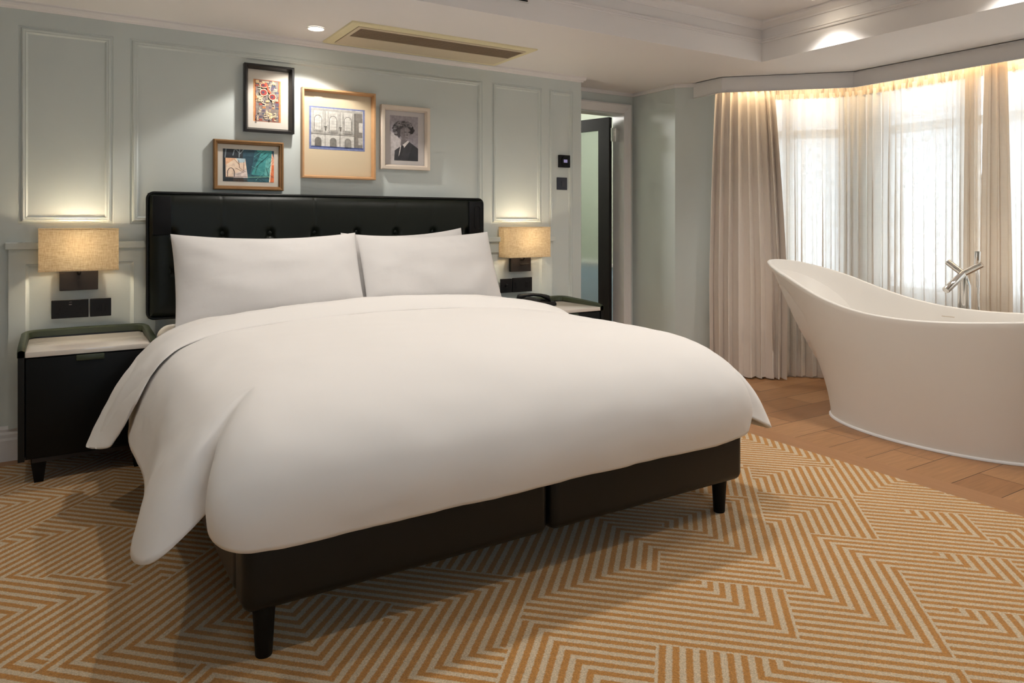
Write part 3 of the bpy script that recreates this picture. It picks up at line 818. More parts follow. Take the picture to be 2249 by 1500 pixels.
# ------------------------------------------------------------------ wall lamps
def sconce(cx, label, lever):
    t = thing('wall_lamp', label, 'wall lamp', (cx, -.027, .86), 'pair of bedside wall lamps')
    obj('back_plate', MB().box(cx - .083, cx + .083, -.050, -.0255, .814, .93, .002, 1), BRONZE, t)
    ar = MB().tube([(cx, -.045, .90), (cx, -.085, .90), (cx, -.095, .91), (cx, -.095, .97)], .008, 12)
    ar.lathe([(.016, .955), (.016, 1.0)], cx, -.095, 16); obj('arm', ar, BRONZE, t, 50)
    sh = MB(); x0, x1, y0, y1 = cx - .168, cx + .168, -.166, -.030
    co = [(x0, y0), (x1, y0), (x1, y1), (x0, y1)]
    sh.grid([[(x, y, .918) for x, y in co], [(x, y, 1.122) for x, y in co]], close_u=True)
    so = obj('shade', sh, SHADE, t)
    for z in (.9195, 1.1205):
        rm = MB()
        rw = [[(x0 - .0012, y0 - .0012, z - .0035), (x1 + .0012, y0 - .0012, z - .0035), (x1 + .0012, y1 + .0012, z - .0035), (x0 - .0012, y1 + .0012, z - .0035)]]
        rw.append([(p[0], p[1], z + .0035) for p in rw[0]]); rm.grid(rw, close_u=True)
        obj('shade_edging', rm, SHADE, so)
    obj('bulb', MB().lathe([(.008, 1.0), (.014, 1.012), (.024, 1.035), (.028, 1.055), (.022, 1.078), (.008, 1.088)], cx, -.095, 20), emit('bulb_glow', (1, .78, .5, 1), 9), t, 60)
    if lever:
        obj('switch_lever', MB().tube([(cx - .005, -.05, .862), (cx + .005, -.066, .862), (cx + .05, -.072, .866)], [.007, .006, .0045], 10), BRONZE, t, 50)
    else:
        obj('switch_button', MB().tube([(cx, -.048, .858), (cx, -.056, .858)], .008, 14), BRONZE, t, 50)
    l = bpy.data.lights.new('bulb_light', 'POINT'); l.energy = SCP; l.shadow_soft_size = .03; l.color = (1, .87, .66)
    lo = bpy.data.objects.new('bulb_light', l); link(lo); lo.parent = t; lo.location = (0, -.095 + .027, 1.05 - .86)
SCP = 17.0
sconce(.073, 'lit wall lamp with linen box shade above the left nightstand', False)
sconce(2.706, 'lit wall lamp with linen box shade and lever above the telephone', True)

# ------------------------------------------------------------------ sockets and switches
def plate(name, label, cat, x0, x1, z0, z1, yb, m, th=.008):
    t = thing(name, label, cat, ((x0 + x1) / 2, yb, (z0 + z1) / 2))
    obj('plate', MB().box(x0, x1, yb - th, yb - .0003, z0, z1, .002, 1), m, t); return t
s = plate('power_socket', 'black double power socket with charging ports above the left nightstand', 'socket', -.044, .114, .677, .768, -.0385, PLATE)
for x in (-.008, .078):
    h = MB()
    for dx, dz, a, b_ in ((0, .012, .004, .006), (-.011, -.010, .006, .003), (.011, -.010, .006, .003)):
        h.box(x + dx - a, x + dx + a, -.0472, -.0464, .712 + dz - b_, .712 + dz + b_)
    obj('socket_holes', h, LACQ, s)
obj('charging_port', MB().box(.030, .042, -.0475, -.0464, .742, .746).box(.031, .043, -.0475, -.0464, .755, .757), mat('grey_port', lin(120, 112, 106), .4), s)
s = plate('switch_plate', 'square black switch plate right of the double socket', 'switch', .121, .214, .677, .768, -.0385, PLATE)
for x in (.154, .180): obj('rocker', MB().box(x - .008, x + .008, -.050, -.0464, .705, .738, .001, 1), BLACKM, s)
s = plate('antenna_socket', 'square black socket plate nearest the right pillow', 'socket', 2.542, 2.634, .672, .768, -.0385, PLATE)
obj('connector', MB().tube([(2.59, -.046, .718), (2.59, -.058, .718)], [.014, .011], 16), BLACKM, s, 40)
s = plate('network_socket', 'wide black socket plate under the right wall lamp', 'socket', 2.637, 2.799, .672, .771, -.0385, PLATE, .012)
for x in (2.668, 2.755): obj('rocker', MB().box(x - .012, x + .012, -.0535, -.050, .70, .742, .001, 1), BLACKM, s)
s = plate('light_switch', 'slate grey light switch on the narrow panel below the thermostat', 'switch', 3.048, 3.139, 1.393, 1.483, .005, NAVYP, .009)
obj('rocker', MB().box(3.086, 3.104, -.0075, -.0035, 1.418, 1.458, .001, 1), NAVYP, s)
s = plate('wall_thermostat', 'square black thermostat with a small glowing screen', 'thermostat', 3.060, 3.156, 1.556, 1.646, .005, BLACKM, .022)
obj('dial', MB().tube([(3.108, -.016, 1.600), (3.108, -.024, 1.600)], [.036, .034], 28), LACQ, s, 40)
obj('screen', MB().box(3.092, 3.124, -.0255, -.0235, 1.590, 1.612), SCREEN, s)

# ------------------------------------------------------------------ pictures
def quadstrip(pts, w):
    """thick polyline in unit coordinates -> list of quads"""
    out = []
    for (x0, y0), (x1, y1) in zip(pts, pts[1:]):
        dx, dy = x1 - x0, y1 - y0; l = math.hypot(dx, dy) or 1; nx_, ny_ = -dy / l * w / 2, dx / l * w / 2
        out.append([(x0 + nx_, y0 + ny_), (x1 + nx_, y1 + ny_), (x1 - nx_, y1 - ny_), (x0 - nx_, y0 - ny_)])
    return out
def R_(x0, y0, x1, y1): return [(x0, y0), (x1, y0), (x1, y1), (x0, y1)]
def E_(cx, cy, rx, ry, n=20, a0=0, a1=360):
    return [(cx + rx * math.cos(math.radians(a0 + (a1 - a0) * k / n)), cy + ry * math.sin(math.radians(a0 + (a1 - a0) * k / n))) for k in range(n + (0 if a1 - a0 == 360 else 1))]
def print_mesh(x0, x1, z0, z1, y, polys):
    mb = MB(); asp = 1
    for k, (pts, col) in enumerate(polys):
        yy = y - .00004 * k
        q = [(x0 + min(1, max(0, px)) * (x1 - x0), yy, z0 + min(1, max(0, py)) * (z1 - z0)) for px, py in pts]
        mb.face(q, col)
    return mb
def print_obj(mb, parent):
    me = bpy.data.meshes.new('print'); off = worldorg(parent)
    me.from_pydata([(v[0] - off.x, v[1] - off.y, v[2] - off.z) for v in mb.v], [], mb.f)
    at = me.color_attributes.new('ink', 'FLOAT_COLOR', 'CORNER')
    for p, c_ in zip(me.polygons, mb.c):
        for li in p.loop_indices: at.data[li].color = c_
    me.materials.append(INK); o = bpy.data.objects.new('print', me); link(o); o.parent = parent; return o
def picture(label, x0, x1, z0, z1, fmat, prof, mat_m, mat_in, pr, polys, yb=.0055, glass=True):
    t = thing('framed_picture', label, 'picture', ((x0 + x1) / 2, yb, z0))
    fm_ = MB().ring(x0, x1, z0, z1, prof, yb); obj('frame', fm_, fmat, t, 30)
    i, o = prof[-1]
    obj('mat_board', MB().box(x0 + i - .004, x1 - i + .004, yb - mat_in, yb - .001, z0 + i - .004, z1 - i + .004), mat_m, t)
    print_obj(print_mesh(*pr, yb - mat_in - .0006, polys), t)
    if glass:
        yg = yb - mat_in - .008
        obj('glass', MB().face([(x0 + i, yg, z0 + i), (x1 - i, yg, z0 + i), (x1 - i, yg, z1 - i), (x0 + i, yg, z1 - i)]), GLASS, t)
    return t

# A: small abstract textile in a deep black frame
rd = random.Random(11)
pal = [lin(*q) for q in ((128, 118, 108), (108, 102, 106), (150, 72, 56), (88, 76, 94), (214, 184, 138), (200, 128, 80), (160, 140, 116), (74, 78, 96))]
cr_ = lin(226, 204, 166)
A = [(R_(0, 0, 1, 1), lin(196, 138, 86)), (R_(.055, 0, .945, 1), lin(160, 82, 48)), (R_(.09, .01, .91, .985), lin(126, 114, 108))]
for k in range(13):
    for i in range(7):
        x = .08 + i * .12; y = .02 + k * .074
        if rd.random() < .75: A.append((R_(x, y, x + .12 * rd.choice((.6, 1, 1)), y + .074 * rd.choice((.6, 1))), rd.choice(pal)))
for k in range(34):
    x = .10 + rd.random() * .72; y = .04 + rd.random() * .88; a = .05 + rd.random() * .06; b_ = .03 + rd.random() * .035
    sty = rd.random(); pl = [(x, y), (x + a, y), (x + a, y + b_), (x, y + b_), (x, y)]
    if sty < .4: pl = pl[:4]
    elif sty < .6: pl = [(x, y + b_), (x, y), (x + a, y)]
    for q in quadstrip(pl, .014): A.append((q, cr_))
    if sty > .6: A.append((R_(x + a * .3, y + b_ * .3, x + a * .7, y + b_ * .7), rd.choice((lin(150, 50, 40), lin(60, 50, 70), lin(200, 120, 60)))))
for (cx_, cy_, rx_, ry_) in ((.36, .69, .13, .075), (.68, .60, .12, .07), (.36, .86, .12, .05)):
    A.append((E_(cx_, cy_, rx_ + .018, ry_ + .012, 8), cr_)); A.append((E_(cx_, cy_, rx_, ry_, 8), lin(134, 44, 38))); A.append((E_(cx_ - .02, cy_, rx_ * .4, ry_ * .5, 8), lin(62, 48, 66)))
for q in quadstrip([(.42, .93), (.5, .84), (.52, .76), (.62, .68)], .06): A.append((q, lin(182, 74, 44)))
for (x, y, nn) in ((.30, .93, 6), (.12, .55, 4), (.62, .12, 6), (.78, .5, 3)):
    for k in range(nn): A.append((R_(x + k * .045, y, x + k * .045 + .02, y + .035), cr_))
for (x, y) in ((.14, .10), (.14, .045), (.60, .085), (.78, .92), (.22, .24)):
    A.append((E_(x, y, .035, .026, 10), cr_)); A.append((E_(x, y, .018, .013, 8), lin(122, 46, 40)))
picture('black framed abstract textile print in reds and greys, highest on the wall', .869, 1.147, 1.668, 2.053, BLKFR, [(0, 0), (0, .040), (.003, .042), (.012, .042), (.024, .014), (.026, .010)], MATB, .006, (.924, 1.078, 1.732, 1.972), A)

# B: facade photograph in an oak box frame
grey = lambda v, t=0: lin(v * .95, (v - 3 - t) * .95, (v - 8 - t) * .94)
B = [(R_(0, 0, 1, 1), lin(112, 122, 162)), (R_(.035, .05, .965, .965), grey(196)), (R_(.035, .045, .965, .075), lin(58, 74, 124)), (R_(.80, .075, .955, .93), grey(128, 2)),
     (R_(.035, .90, .955, .95), grey(170)), (R_(.035, .345, .80, .368), grey(120)), (R_(.035, .375, .80, .392), grey(160)), (R_(.88, .15, .955, .32), grey(180)), (R_(.89, .45, .955, .68), grey(200))]
for k in range(3):
    cx_ = .155 + k * .265
    B.append((R_(cx_ - .095, .40, cx_ - .085, .90), grey(150))); B.append((R_(cx_ + .085, .40, cx_ + .095, .90), grey(150)))
    B.append((R_(cx_ + .118, .08, cx_ + .128, .90), grey(120)))
    for s_, g_ in ((1.0, 108), (.86, 206)):
        B.append((R_(cx_ - .07 * s_, .465, cx_ + .07 * s_, .70), grey(g_))); B.append((E_(cx_, .70, .07 * s_, .10 * s_, 16, 0, 180), grey(g_)))
    for xx in (-.03, 0, .03): B.append((R_(cx_ + xx - .002, .47, cx_ + xx + .002, .76), grey(160)))
    for zz in (.53, .60, .67): B.append((R_(cx_ - .058, zz, cx_ + .058, zz + .006), grey(160)))
    B.append((R_(cx_ - .08, .40, cx_ + .08, .455), grey(180)))
    for q in range(9): B.append((R_(cx_ - .072 + q * .017, .403, cx_ - .064 + q * .017, .445), grey(90)))
    for s_, g_ in ((1.0, 120), (.85, 110 + 14 * k)):
        B.append((R_(cx_ - .06 * s_, .075, cx_ + .06 * s_, .20), grey(g_))); B.append((E_(cx_, .20, .06 * s_, .085 * s_, 14, 0, 180), grey(g_)))
for cx_ in (.283, .548):
    B.append((R_(cx_ - .026, .525, cx_ + .026, .545), grey(80))); B.append((R_(cx_ - .014, .46, cx_ + .014, .525), grey(100)))
picture('large oak framed photograph of an arched facade with a blue border', 1.193, 1.647, 1.417, 1.950, OAK, [(0, 0), (0, .040), (.002, .042), (.011, .042), (.018, .012), (.019, .008)], MATC, .005, (1.243, 1.588, 1.592, 1.848), B)

# C: portrait collage in a white frame
C_ = [(R_(0, 0, 1, 1), lin(150, 144, 150)), ([(0, 0), (.6, 0), (.6, .35), (0, .66)], lin(184, 178, 178)),
      ([(.15, 0), (1, 0), (1, .29), (.68, .43), (.40, .33), (.17, .22)], lin(58, 58, 62)),
      ([(.62, 0), (1, 0), (1, .27), (.80, .38)], lin(46, 48, 54)),
      ([(.37, .33), (.62, .46), (.68, .43), (.44, .24), (.30, .09)], lin(216, 210, 206)),
      ([(.40, .35), (.47, .34), (.50, .30), (.40, .12), (.36, .02), (.30, .04), (.36, .2)], lin(50, 48, 52)),
      ([(.37, .33), (.40, .50), (.64, .50), (.62, .45), (.45, .35)], lin(112, 106, 108)),
      (E_(.48, .705, .345, .165, 22), lin(78, 74, 78)), ([(.13, .68), (.32, .50), (.42, .60), (.3, .76)], lin(74, 70, 74)),
      ([(.36, .58), (.38, .70), (.46, .745), (.62, .75), (.71, .70), (.72, .59), (.67, .50), (.56, .445), (.45, .47), (.39, .53)], lin(120, 114, 116)),
      ([(.52, .745), (.62, .75), (.71, .70), (.72, .59), (.67, .50), (.56, .445), (.54, .60)], lin(144, 138, 140)),
      (R_(.50, .635, .59, .650), lin(66, 62, 66)), (R_(.63, .635, .70, .650), lin(66, 62, 66)), ([(.60, .64), (.635, .555), (.58, .555)], lin(104, 98, 100)), (R_(.55, .508, .63, .522), lin(84, 70, 74))]
for k in range(70):
    an = math.radians(rd.uniform(-28, 222)); rr = .80 + rd.random() * .26
    x = .48 + .33 * rr * math.cos(an); y = .695 + .17 * rr * math.sin(an)
    g_ = rd.choice((48, 60, 76, 96, 128)); C_.append((E_(x, y, .045 + .02 * rd.random(), .026 + .014 * rd.random(), 10), lin(g_, g_ - 3, g_)))
for k in range(40):
    x = .24 + rd.random() * .48; y = .755 + rd.random() * .085; g_ = rd.choice((46, 62, 84, 110, 140))
    C_.append((E_(x, y, .04, .02, 10), lin(g_, g_ - 3, g_)))
    for q in quadstrip(E_(x, y, .03, .016, 8, rd.randrange(360), rd.randrange(360, 620)), .008): C_.append((q, lin(170, 164, 166)))
picture('white framed grey portrait of a curly haired head above a dark suit', 1.688, 2.020, 1.489, 1.892, WHTFR, [(0, 0), (0, .034), (.003, .036), (.020, .036), (.030, .018), (.031, .012)], MATW, .008, (1.752, 1.946, 1.548, 1.832), C_)

# D: teal abstract in a gold frame
D_ = [(R_(0, 0, 1, 1), lin(34, 40, 46)), ([(.40, 0), (1, 0), (1, 1), (.38, 1)], lin(36, 66, 80)),
      ([(.55, .2), (.93, .12), (.96, 1), (.66, 1)], lin(56, 128, 128)), ([(.52, .16), (.74, .9), (.62, 1), (.58, .6)], lin(44, 92, 102)),
      ([(.45, 0), (.92, 0), (.90, .18), (.48, .24)], lin(46, 84, 94)), ([(.80, .2), (.92, .22), (.94, .8), (.84, .7)], lin(84, 150, 146)),
      ([(.90, 0), (1, 0), (1, .74), (.965, .92), (.945, .6)], lin(198, 104, 62)), ([(.90, 0), (.925, 0), (.97, .9), (.955, .9)], lin(224, 200, 176)), ([(.95, .55), (1, .55), (1, .74), (.965, .9)], lin(214, 150, 120)),
      ([(.055, .13), (.48, .12), (.43, .72), (.05, .72)], lin(206, 184, 164)), ([(.05, .5), (.25, .72), (.05, .72)], lin(200, 158, 124)), ([(.20, .12), (.48, .12), (.45, .4), (.20, .22)], lin(196, 182, 176)),
      ([(.26, .72), (.43, .72), (.42, .6), (.30, .58)], lin(158, 176, 182))]
for q in quadstrip([(.09, .15), (.09, .32), (.12, .40), (.16, .42), (.20, .38), (.22, .30), (.22, .15)], .014): D_.append((q, lin(58, 48, 44)))
for pl in ([(.27, .22), (.44, .32)], [(.30, .66), (.32, .42), (.42, .32)], [(.24, .42), (.40, .30)], [(.06, .14), (.48, .16)], [(.40, .62), (.40, .34)], [(.21, .70), (.32, .52)]):
    for q in quadstrip(pl, .009): D_.append((q, lin(110, 82, 66)))
for pl in ([(.04, .72), (.06, 1)], [(.31, .74), (.32, 1)], [(.32, .88), (.24, 1)], [(.33, .86), (.40, 1)], [(.19, .8), (.22, .98)]):
    for q in quadstrip(pl, .02): D_.append((q, lin(112, 124, 130)))
for k in range(26):
    x = .5 + rd.random() * .42; y = rd.random() * .9; pl = [(x, y), (x + .05 + .12 * rd.random(), y + rd.choice((-1, 1)) * .3 * rd.random())]
    for q in quadstrip(pl, .008): D_.append((q, rd.choice((lin(24, 44, 52), lin(30, 60, 68), lin(96, 160, 156)))))
for k in range(14): D_.append((R_(.20 + k * .02, .01, .208 + k * .02, .10), lin(80, 66, 56)))
for q in quadstrip([(.48, .14), (.7, .16), (.92, .18)], .02): D_.append((q, lin(110, 160, 140)))
D_ = [(p_, tuple(min(1, c_ * 1.35) for c_ in k_[:3]) + (1,)) for p_, k_ in D_]
picture('gold framed teal and orange abstract print, lowest and nearest the left', .709, 1.088, 1.336, 1.615, BRASS, [(0, 0), (0, .030), (.004, .034), (.010, .034), (.013, .028), (.018, .027), (.023, .018), (.024, .012)], MATB, .008, (.760, 1.038, 1.384, 1.566), D_)

# ------------------------------------------------------------------ curtains
def path_point(path, s):
    acc = 0
    for a, b_ in zip(path, path[1:]):
        a = Vector(a); b_ = Vector(b_); l = (b_ - a).length
        if s <= acc + l or b_ == Vector(path[-1]):
            d_ = (b_ - a) / l; p = a + d_ * (s - acc); return p, Vector((-d_.y, d_.x))
        acc += l
def smooth_path(path, r=.12, n=8):
    out = [Vector(path[0])]
    for i in range(1, len(path) - 1):
        p = Vector(path[i]); a = (Vector(path[i - 1]) - p).normalized(); b_ = (Vector(path[i + 1]) - p).normalized()
        for k in range(n + 1):
            t = k / n; out.append((p + a * r) * (1 - t) ** 2 + p * 2 * t * (1 - t) + (p + b_ * r) * t ** 2)
    out.append(Vector(path[-1])); return out
def plen(path): return sum((Vector(b_) - Vector(a)).length for a, b_ in zip(path, path[1:]))
def drape(name, top_path, s_top, s_bot, z0, z1, folds, amp_t, amp_b, mt_, parent, seed, res=14, nz=40, out_b=0., sharp=1., thick=0., omega=1.):
    rnd = random.Random(seed)
    ph_ = [0]
    for k in range(folds): ph_.append(ph_[-1] + .6 + .8 * rnd.random())
    tot = ph_[-1]; amps = [.6 + .7 * rnd.random() for _ in range(folds + 1)]
    n = folds * res
    me_rows = []; uvs = []
    kin = [rnd.uniform(-1, 1) for _ in range(folds + 1)]
    for j in range(nz + 1):
        t = j / nz; z = z1 + (z0 - z1) * t
        row = []
        for i in range(n + 1):
            f = i / n; fold = f * folds; kf = min(folds - 1, int(fold)); loc = fold - kf
            fu = (ph_[kf] + (ph_[kf + 1] - ph_[kf]) * loc) / tot
            te = min(1, t * 1.5) ** .8
            s = (s_top[0] + (s_top[1] - s_top[0]) * fu) * (1 - te) + (s_bot[0] + (s_bot[1] - s_bot[0]) * fu) * te
            s += .006 * math.sin(t * 3.1 + kin[kf] * 3) * t
            am = (amp_t + (amp_b - amp_t) * min(1, t * 2.2)) * amps[kf] * (1 + .25 * math.sin(2.2 * t + kin[kf] * 4))
            wv = math.cos(loc * 2 * PI); wv = math.copysign(abs(wv) ** sharp, wv)
            # over-folded omega pleats
            s -= .32 * (s_bot[1] - s_bot[0]) / folds * math.sin(loc * 2 * PI * 2) * .5 * omega * min(1, .35 + t)
            p, nn = path_point(top_path, max(0, s))
            q = p - nn * (am * wv + out_b * t * t)
            row.append((q.x, q.y, z + (0.004 * math.sin(fold * 2 * PI) if j == nz else 0)))
        me_rows.append(row)
    mb = MB().grid(me_rows)
    me = bpy.data.meshes.new(name); off = worldorg(parent) if parent else Vector((0, 0, 0))
    me.from_pydata([(v[0] - off.x, v[1] - off.y, v[2] - off.z) for v in mb.v], [], mb.f)
    uvl = me.uv_layers.new(name='cloth'); W = (s_bot[1] - s_bot[0]) * 1.8; m_ = n + 1
    for lp in me.loops:
        j, i = divmod(lp.vertex_index, m_); uvl.data[lp.index].uv = (i / n * W, j / nz * (z1 - z0))
    for p in me.polygons: p.use_smooth = True
    me.materials.append(mt_); o = bpy.data.objects.new(name, me); link(o)
    if parent: o.parent = parent
    if thick: mod_solid(o, thick, 0)
    return o
# heavy drape at the left of the bay
HV = [(4.02, -.32), (4.94, -1.24)]            # x + y = 3.70
b0 = .155 * S2
dp = thing('curtain', 'heavy plain beige curtain drawn to the left end of the bay', 'curtain', (4.25, -.6, .01))
drape('curtain_panel', HV, (b0, b0 + .415), (b0 - .05, b0 + .50), .012, 2.14, 8, .014, .040, DRAPE, dp, 5, res=22, out_b=.05, sharp=.9, omega=.5)
drape('heading', HV, (b0, b0 + .415), (b0, b0 + .415), 2.135, 2.20, 16, .010, .012, DRAPE, dp, 5, res=10, nz=4)
# linen sheers in front of the windows
SH = smooth_path([(4.13, -.33), (4.905, -1.105), (4.905, -3.02), (4.2, -3.725)], .16)
lenB = math.hypot(.785, .785)
s1 = thing('sheer_curtain', 'pale linen sheer covering the angled window and the window behind the tub', 'curtain', (4.8, -1.0, .01), 'linen sheer curtains')
sx_end = plen(smooth_path([(4.13, -.33), (4.905, -1.105), (4.905, -1.985)], .16))
drape('sheer_panel', SH, (.47, sx_end - .014), (.47, sx_end - .014), .012, 2.11, 26, .012, .026, SHEER, s1, 21, res=12, sharp=.9)
drape('heading_tape', SH, (.47, sx_end), (.47, sx_end), 2.075, 2.20, 60, .006, .008, TAPE, s1, 22, res=6, nz=4)
off2 = SH
def shifted(path, o_):
    out = []
    for i, p in enumerate(path):
        a = Vector(path[max(0, i - 1)]); b_ = Vector(path[min(len(path) - 1, i + 1)]); d_ = (b_ - a).normalized(); out.append(Vector(p) - Vector((-d_.y, d_.x)) * o_)
    return out
SH2 = shifted(SH, .030); SH3 = shifted(SH, .088)
drape('return_hem', SH2, (sx_end - .10, sx_end - .005), (sx_end - .11, sx_end - .004), .012, 2.19, 3, .010, .012, TAPE, s1, 23, res=16, sharp=.9)
s2 = thing('sheer_curtain', 'pale linen sheer at the right edge of the photo, behind the faucet', 'curtain', (4.8, -2.5, .01), 'linen sheer curtains')
e2 = plen(SH) - .05
drape('sheer_panel', SH, (sx_end + .014, e2), (sx_end + .014, e2), .012, 2.11, 22, .014, .030, SHEER, s2, 31, res=12, sharp=.9)
drape('heading_tape', SH, (sx_end + .006, e2), (sx_end + .006, e2), 2.075, 2.20, 50, .006, .008, TAPE, s2, 32, res=6, nz=4)
drape('return_hem', SH3, (sx_end - .004, sx_end + .120), (sx_end - .03, sx_end + .15), .012, 2.19, 3, .009, .014, TAPE, s2, 33, res=16, sharp=.9)

# ------------------------------------------------------------------ bathtub
tb = thing('bathtub', 'white freestanding slipper bathtub by the bay window', 'bathtub', (4.05, -2.1, 0))
rimz = [(-1.07, .915), (-1.145, .900), (-1.28, .862), (-1.44, .815), (-1.60, .752), (-1.74, .706), (-1.90, .672), (-2.05, .656), (-2.25, .652), (-2.45, .664), (-2.7, .69), (-2.98, .72)]
def rz(y):
    for (y0, z0), (y1, z1) in zip(rimz, rimz[1:]):
        if y <= y0 and y >= y1:
            t = (y0 - y) / (y0 - y1); return z0 + (z1 - z0) * t
    return rimz[0][1] if y > rimz[0][0] else rimz[-1][1]
def rzs(y): return (rz(y - .05) + 2 * rz(y) + rz(y + .05) + rz(y + .1) + rz(y - .1)) / 6
NT = 96
CX, RY, RB, BY, BB = 4.05, -2.02, .93, -2.16, .60
def rim(th, ins=0): return (CX + (.38 - ins) * math.cos(th), RY + (RB - ins) * math.sin(th))
def bas(th, ins=0): return (CX + (.34 - ins) * math.cos(th), BY + (BB - ins) * math.sin(th))
rows = []
for k in range(25):
    t = k / 24; row = []
    for i in range(NT):
        th = 2 * PI * i / NT; r0 = bas(th); r1 = rim(th); zt = rzs(r1[1])
        gx = t ** 1.55; row.append((r0[0] + (r1[0] - r0[0]) * gx, r0[1] + (r1[1] - r0[1]) * gx, .012 + (zt - .018) * t))
    rows.append(row)
T = .021
for k in range(7):
    a = PI * k / 6; row = []
    for i in range(NT):
        th = 2 * PI * i / NT; ins = T / 2 - T / 2 * math.cos(a); x, y = rim(th, ins); zt = rzs(rim(th)[1]); row.append((x, y, zt - .006 + .008 * math.sin(a)))
    rows.append(row)
def inner(th, t):
    r1 = rim(th, T); zt = rzs(rim(th)[1]) - .012; b_ = bas(th, .08)
    g_ = 1 - (1 - t) ** 1.7
    return (r1[0] + (b_[0] - r1[0]) * t ** 1.1, r1[1] + (b_[1] - r1[1]) * t ** 1.0, zt + (.16 - zt) * (1 - (1 - t) ** 1.5))
for k in range(1, 19): rows.append([inner(2 * PI * i / NT, k / 18) for i in range(NT)])
for s_ in (.7, .35, .02):
    rows.append([(CX + (inner(2 * PI * i / NT, 1)[0] - CX) * s_, BY + (inner(2 * PI * i / NT, 1)[1] - BY) * s_, .155) for i in range(NT)])
tm = MB().grid(rows, close_u=True); tm.face(rows[-1]); tm.face(rows[0][::-1])
tub = obj('tub_shell', tm, TUBM, tb, 70)
obj('base_strip', MB().grid([[(CX + (.34 + o_) * math.cos(2 * PI * i / NT), BY + (BB + o_) * math.sin(2 * PI * i / NT), z_) for i in range(NT)] for o_, z_ in ((-.01, .001), (.010, .001), (.010, .008), (.004, .014), (-.01, .014))], close_u=True, close_v=True), TRIM, tb, 50)
# faint oval maker's plate and overflow slot inside the far wall
lg = MB()
for k in range(9):
    yy = -2.02 - .008 * k; lg.box(4.372, 4.376, yy - .0026, yy + .0026, .603, .6075)
obj('embossed_mark', lg, mat('grey_emboss', lin(196, 180, 160), .5), tub)
obj('drain', MB().lathe([(.03, .156), (.028, .160), (.002, .161)], CX, BY, 24), CHROME, tb, 50)

# floor mounted faucet
fx, fy = 4.53, -2.065
fc = thing('bath_faucet', 'chrome floor standing bath faucet behind the tub', 'faucet', (fx, fy, 0))
obj('floor_flange', MB().lathe([(.05, 0), (.05, .01), (.03, .016)], fx, fy, 28), CHROME, fc, 40)
obj('column', MB().tube([(fx, fy, .01), (fx, fy, .84)], .019, 20).tube([(fx, fy + .028, .01), (fx, fy + .028, .80), (fx - .0, fy + .012, .83)], .009, 12).tube([(fx, fy - .03, .01), (fx, fy - .03, .78), (fx, fy - .012, .83)], .009, 12), CHROME, fc, 50)
hub = Vector((fx - .01, fy, .85))
sp_ = Vector((fx - .14, fy + .035, .755))
def hollow(mb, a, b_, r):
    a = Vector(a); b_ = Vector(b_); d_ = (b_ - a).normalized(); mb.tube([a, b_ - d_ * .002, b_, b_, b_ - d_ * .03], [r, r, r - .001, r - .006, r - .006], 22, cap=False); mb.tube([b_ - d_ * .031, b_ - d_ * .03], [r - .005, r - .005], 18)
m_ = MB(); hollow(m_, hub, sp_, .021); obj('spout', m_, CHROME, fc, 50)
obj('valve_handle', MB().tube([hub, hub + Vector((-.01, .085, .068))], .018, 20), CHROME, fc, 50)
obj('valve_handle', MB().tube([hub, hub + Vector((.02, -.095, .06))], .018, 20), CHROME, fc, 50)
obj('hand_shower', MB().tube([(fx + .02, fy - .06, .885), (fx + .02, fy - .062, .91), (fx + .02, fy - .066, .985)], [.012, .016, .016], 20).tube([(fx + .03, fy - .05, .89), (fx + .045, fy - .055, .84), (fx + .045, fy - .055, .77)], .009, 12), CHROME, fc, 50)
hose = [(fx + .045, fy - .055, .775), (fx + .05, fy - .06, .6), (fx + .04, fy - .10, .4), (fx + .03, fy - .07, .3), (fx + .015, fy - .03, .45), (fx + .012, fy - .02, .6)]
obj('hose', MB().tube(hose, .006, 10), CHROME, fc, 60)

# outdoor ground below the windows
obj_g = struct('floor_2', MB().box(5.35, 14, -9, 5, -3.0, -2.9), EARTH)

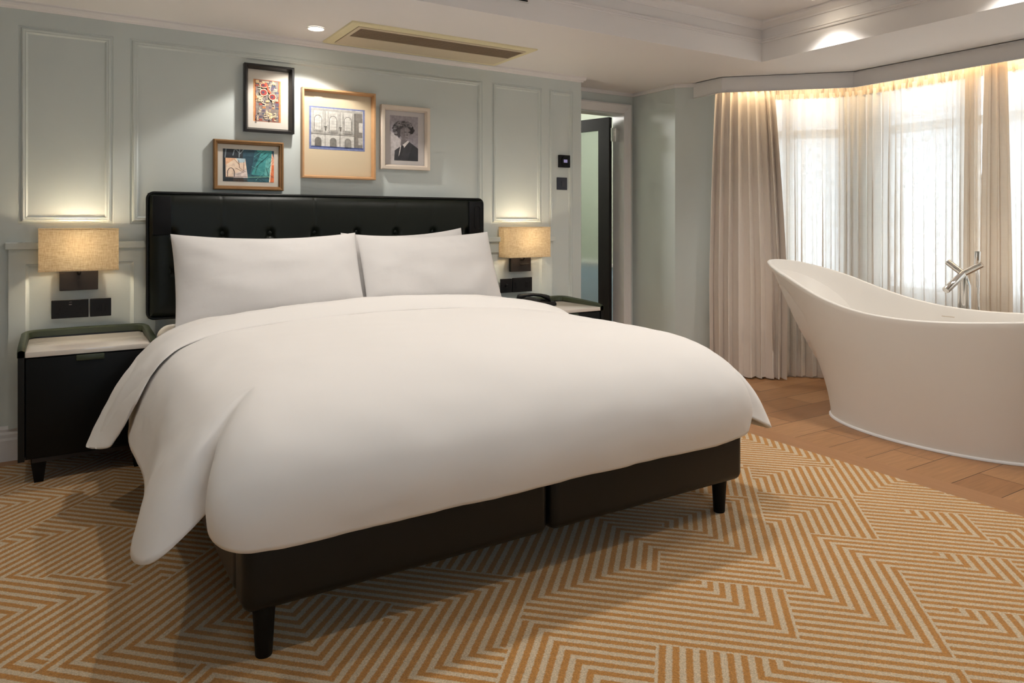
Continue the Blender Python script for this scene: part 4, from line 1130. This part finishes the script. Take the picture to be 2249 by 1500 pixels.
# ------------------------------------------------------------------ light
wd = bpy.data.worlds.new('World'); scn.world = wd; wd.use_nodes = True
nt = wd.node_tree; bg = nt.nodes['Background']
bg.inputs[0].default_value = (.74, .87, 1.0, 1); bg.inputs[1].default_value = 2.1
def portal(name, x, y, z, sx, sy, direction):
    l = bpy.data.lights.new(name, 'AREA'); l.shape = 'RECTANGLE'; l.size = sx; l.size_y = sy; l.cycles.is_portal = True
    o = bpy.data.objects.new(name, l); link(o); o.location = (x, y, z)
    o.rotation_euler = Vector(direction).to_track_quat('-Z', 'Y').to_euler()
portal('daylight_portal', 4.05 + .84 * .7071 + .15, -.18 - .84 * .7071 + .15, 1.4, .9, 1.6, (-1, -1, 0))
portal('daylight_portal', 5.22, -2.06, 1.4, 1.75, 1.6, (-1, 0, 0))
portal('daylight_portal', 4.05 + .51 * .7071 + .35, -3.95 + .35 - .2, 1.4, .9, 1.6, (-1, 1, 0))
portal('daylight_portal', .62, -5.74, 1.53, 1.25, 1.15, (0, 1, 0))  # sky sampling for the added fill window
# warm strip light hidden in the pelmet, washing the curtain tops
def strip(x, y, ln, rz_, en):
    l = bpy.data.lights.new('pelmet_strip', 'AREA'); l.shape = 'RECTANGLE'; l.size = ln; l.size_y = .015; l.energy = en; l.color = (1, .74, .42)
    o = bpy.data.objects.new('pelmet_strip', l); link(o); o.location = (x, y, 2.222); o.rotation_euler = (0, 0, rz_)
strip(4.49, -.89, .8, -PI / 4, 1.0); strip(4.83, -2.05, 1.6, PI / 2, 1.9)
# unseen point light added to brighten the bathroom and door glass
l = bpy.data.lights.new('bathroom_fill', 'POINT'); l.energy = 32; l.shadow_soft_size = .1; l.color = (1, .97, .93)
o = bpy.data.objects.new('bathroom_fill', l); link(o); o.location = (3.3, 1.6, 2.2)

# ------------------------------------------------------------------ camera
cam = bpy.data.cameras.new('camera'); co = bpy.data.objects.new('camera', cam); link(co)
co.location = (0, -4.25, 1.15); co.rotation_euler = (PI / 2, 0, -math.radians(32.07))
cam.sensor_width = 36; cam.lens = 36 * 1578 / 2249; cam.shift_y = -260 / 2249; cam.clip_start = .05
scn.camera = co
vs = scn.view_settings
vs.view_transform = 'Standard'; vs.look = 'None'; vs.gamma = 1; vs.use_curve_mapping = False; vs.exposure = 1.3
scn.cycles.max_bounces = 8; scn.cycles.transparent_max_bounces = 12; scn.cycles.use_adaptive_sampling = True; scn.cycles.adaptive_threshold = .06; scn.cycles.adaptive_min_samples = 20; scn.cycles.sample_clamp_indirect = 6
scn.cycles.caustics_reflective = False; scn.cycles.caustics_refractive = False
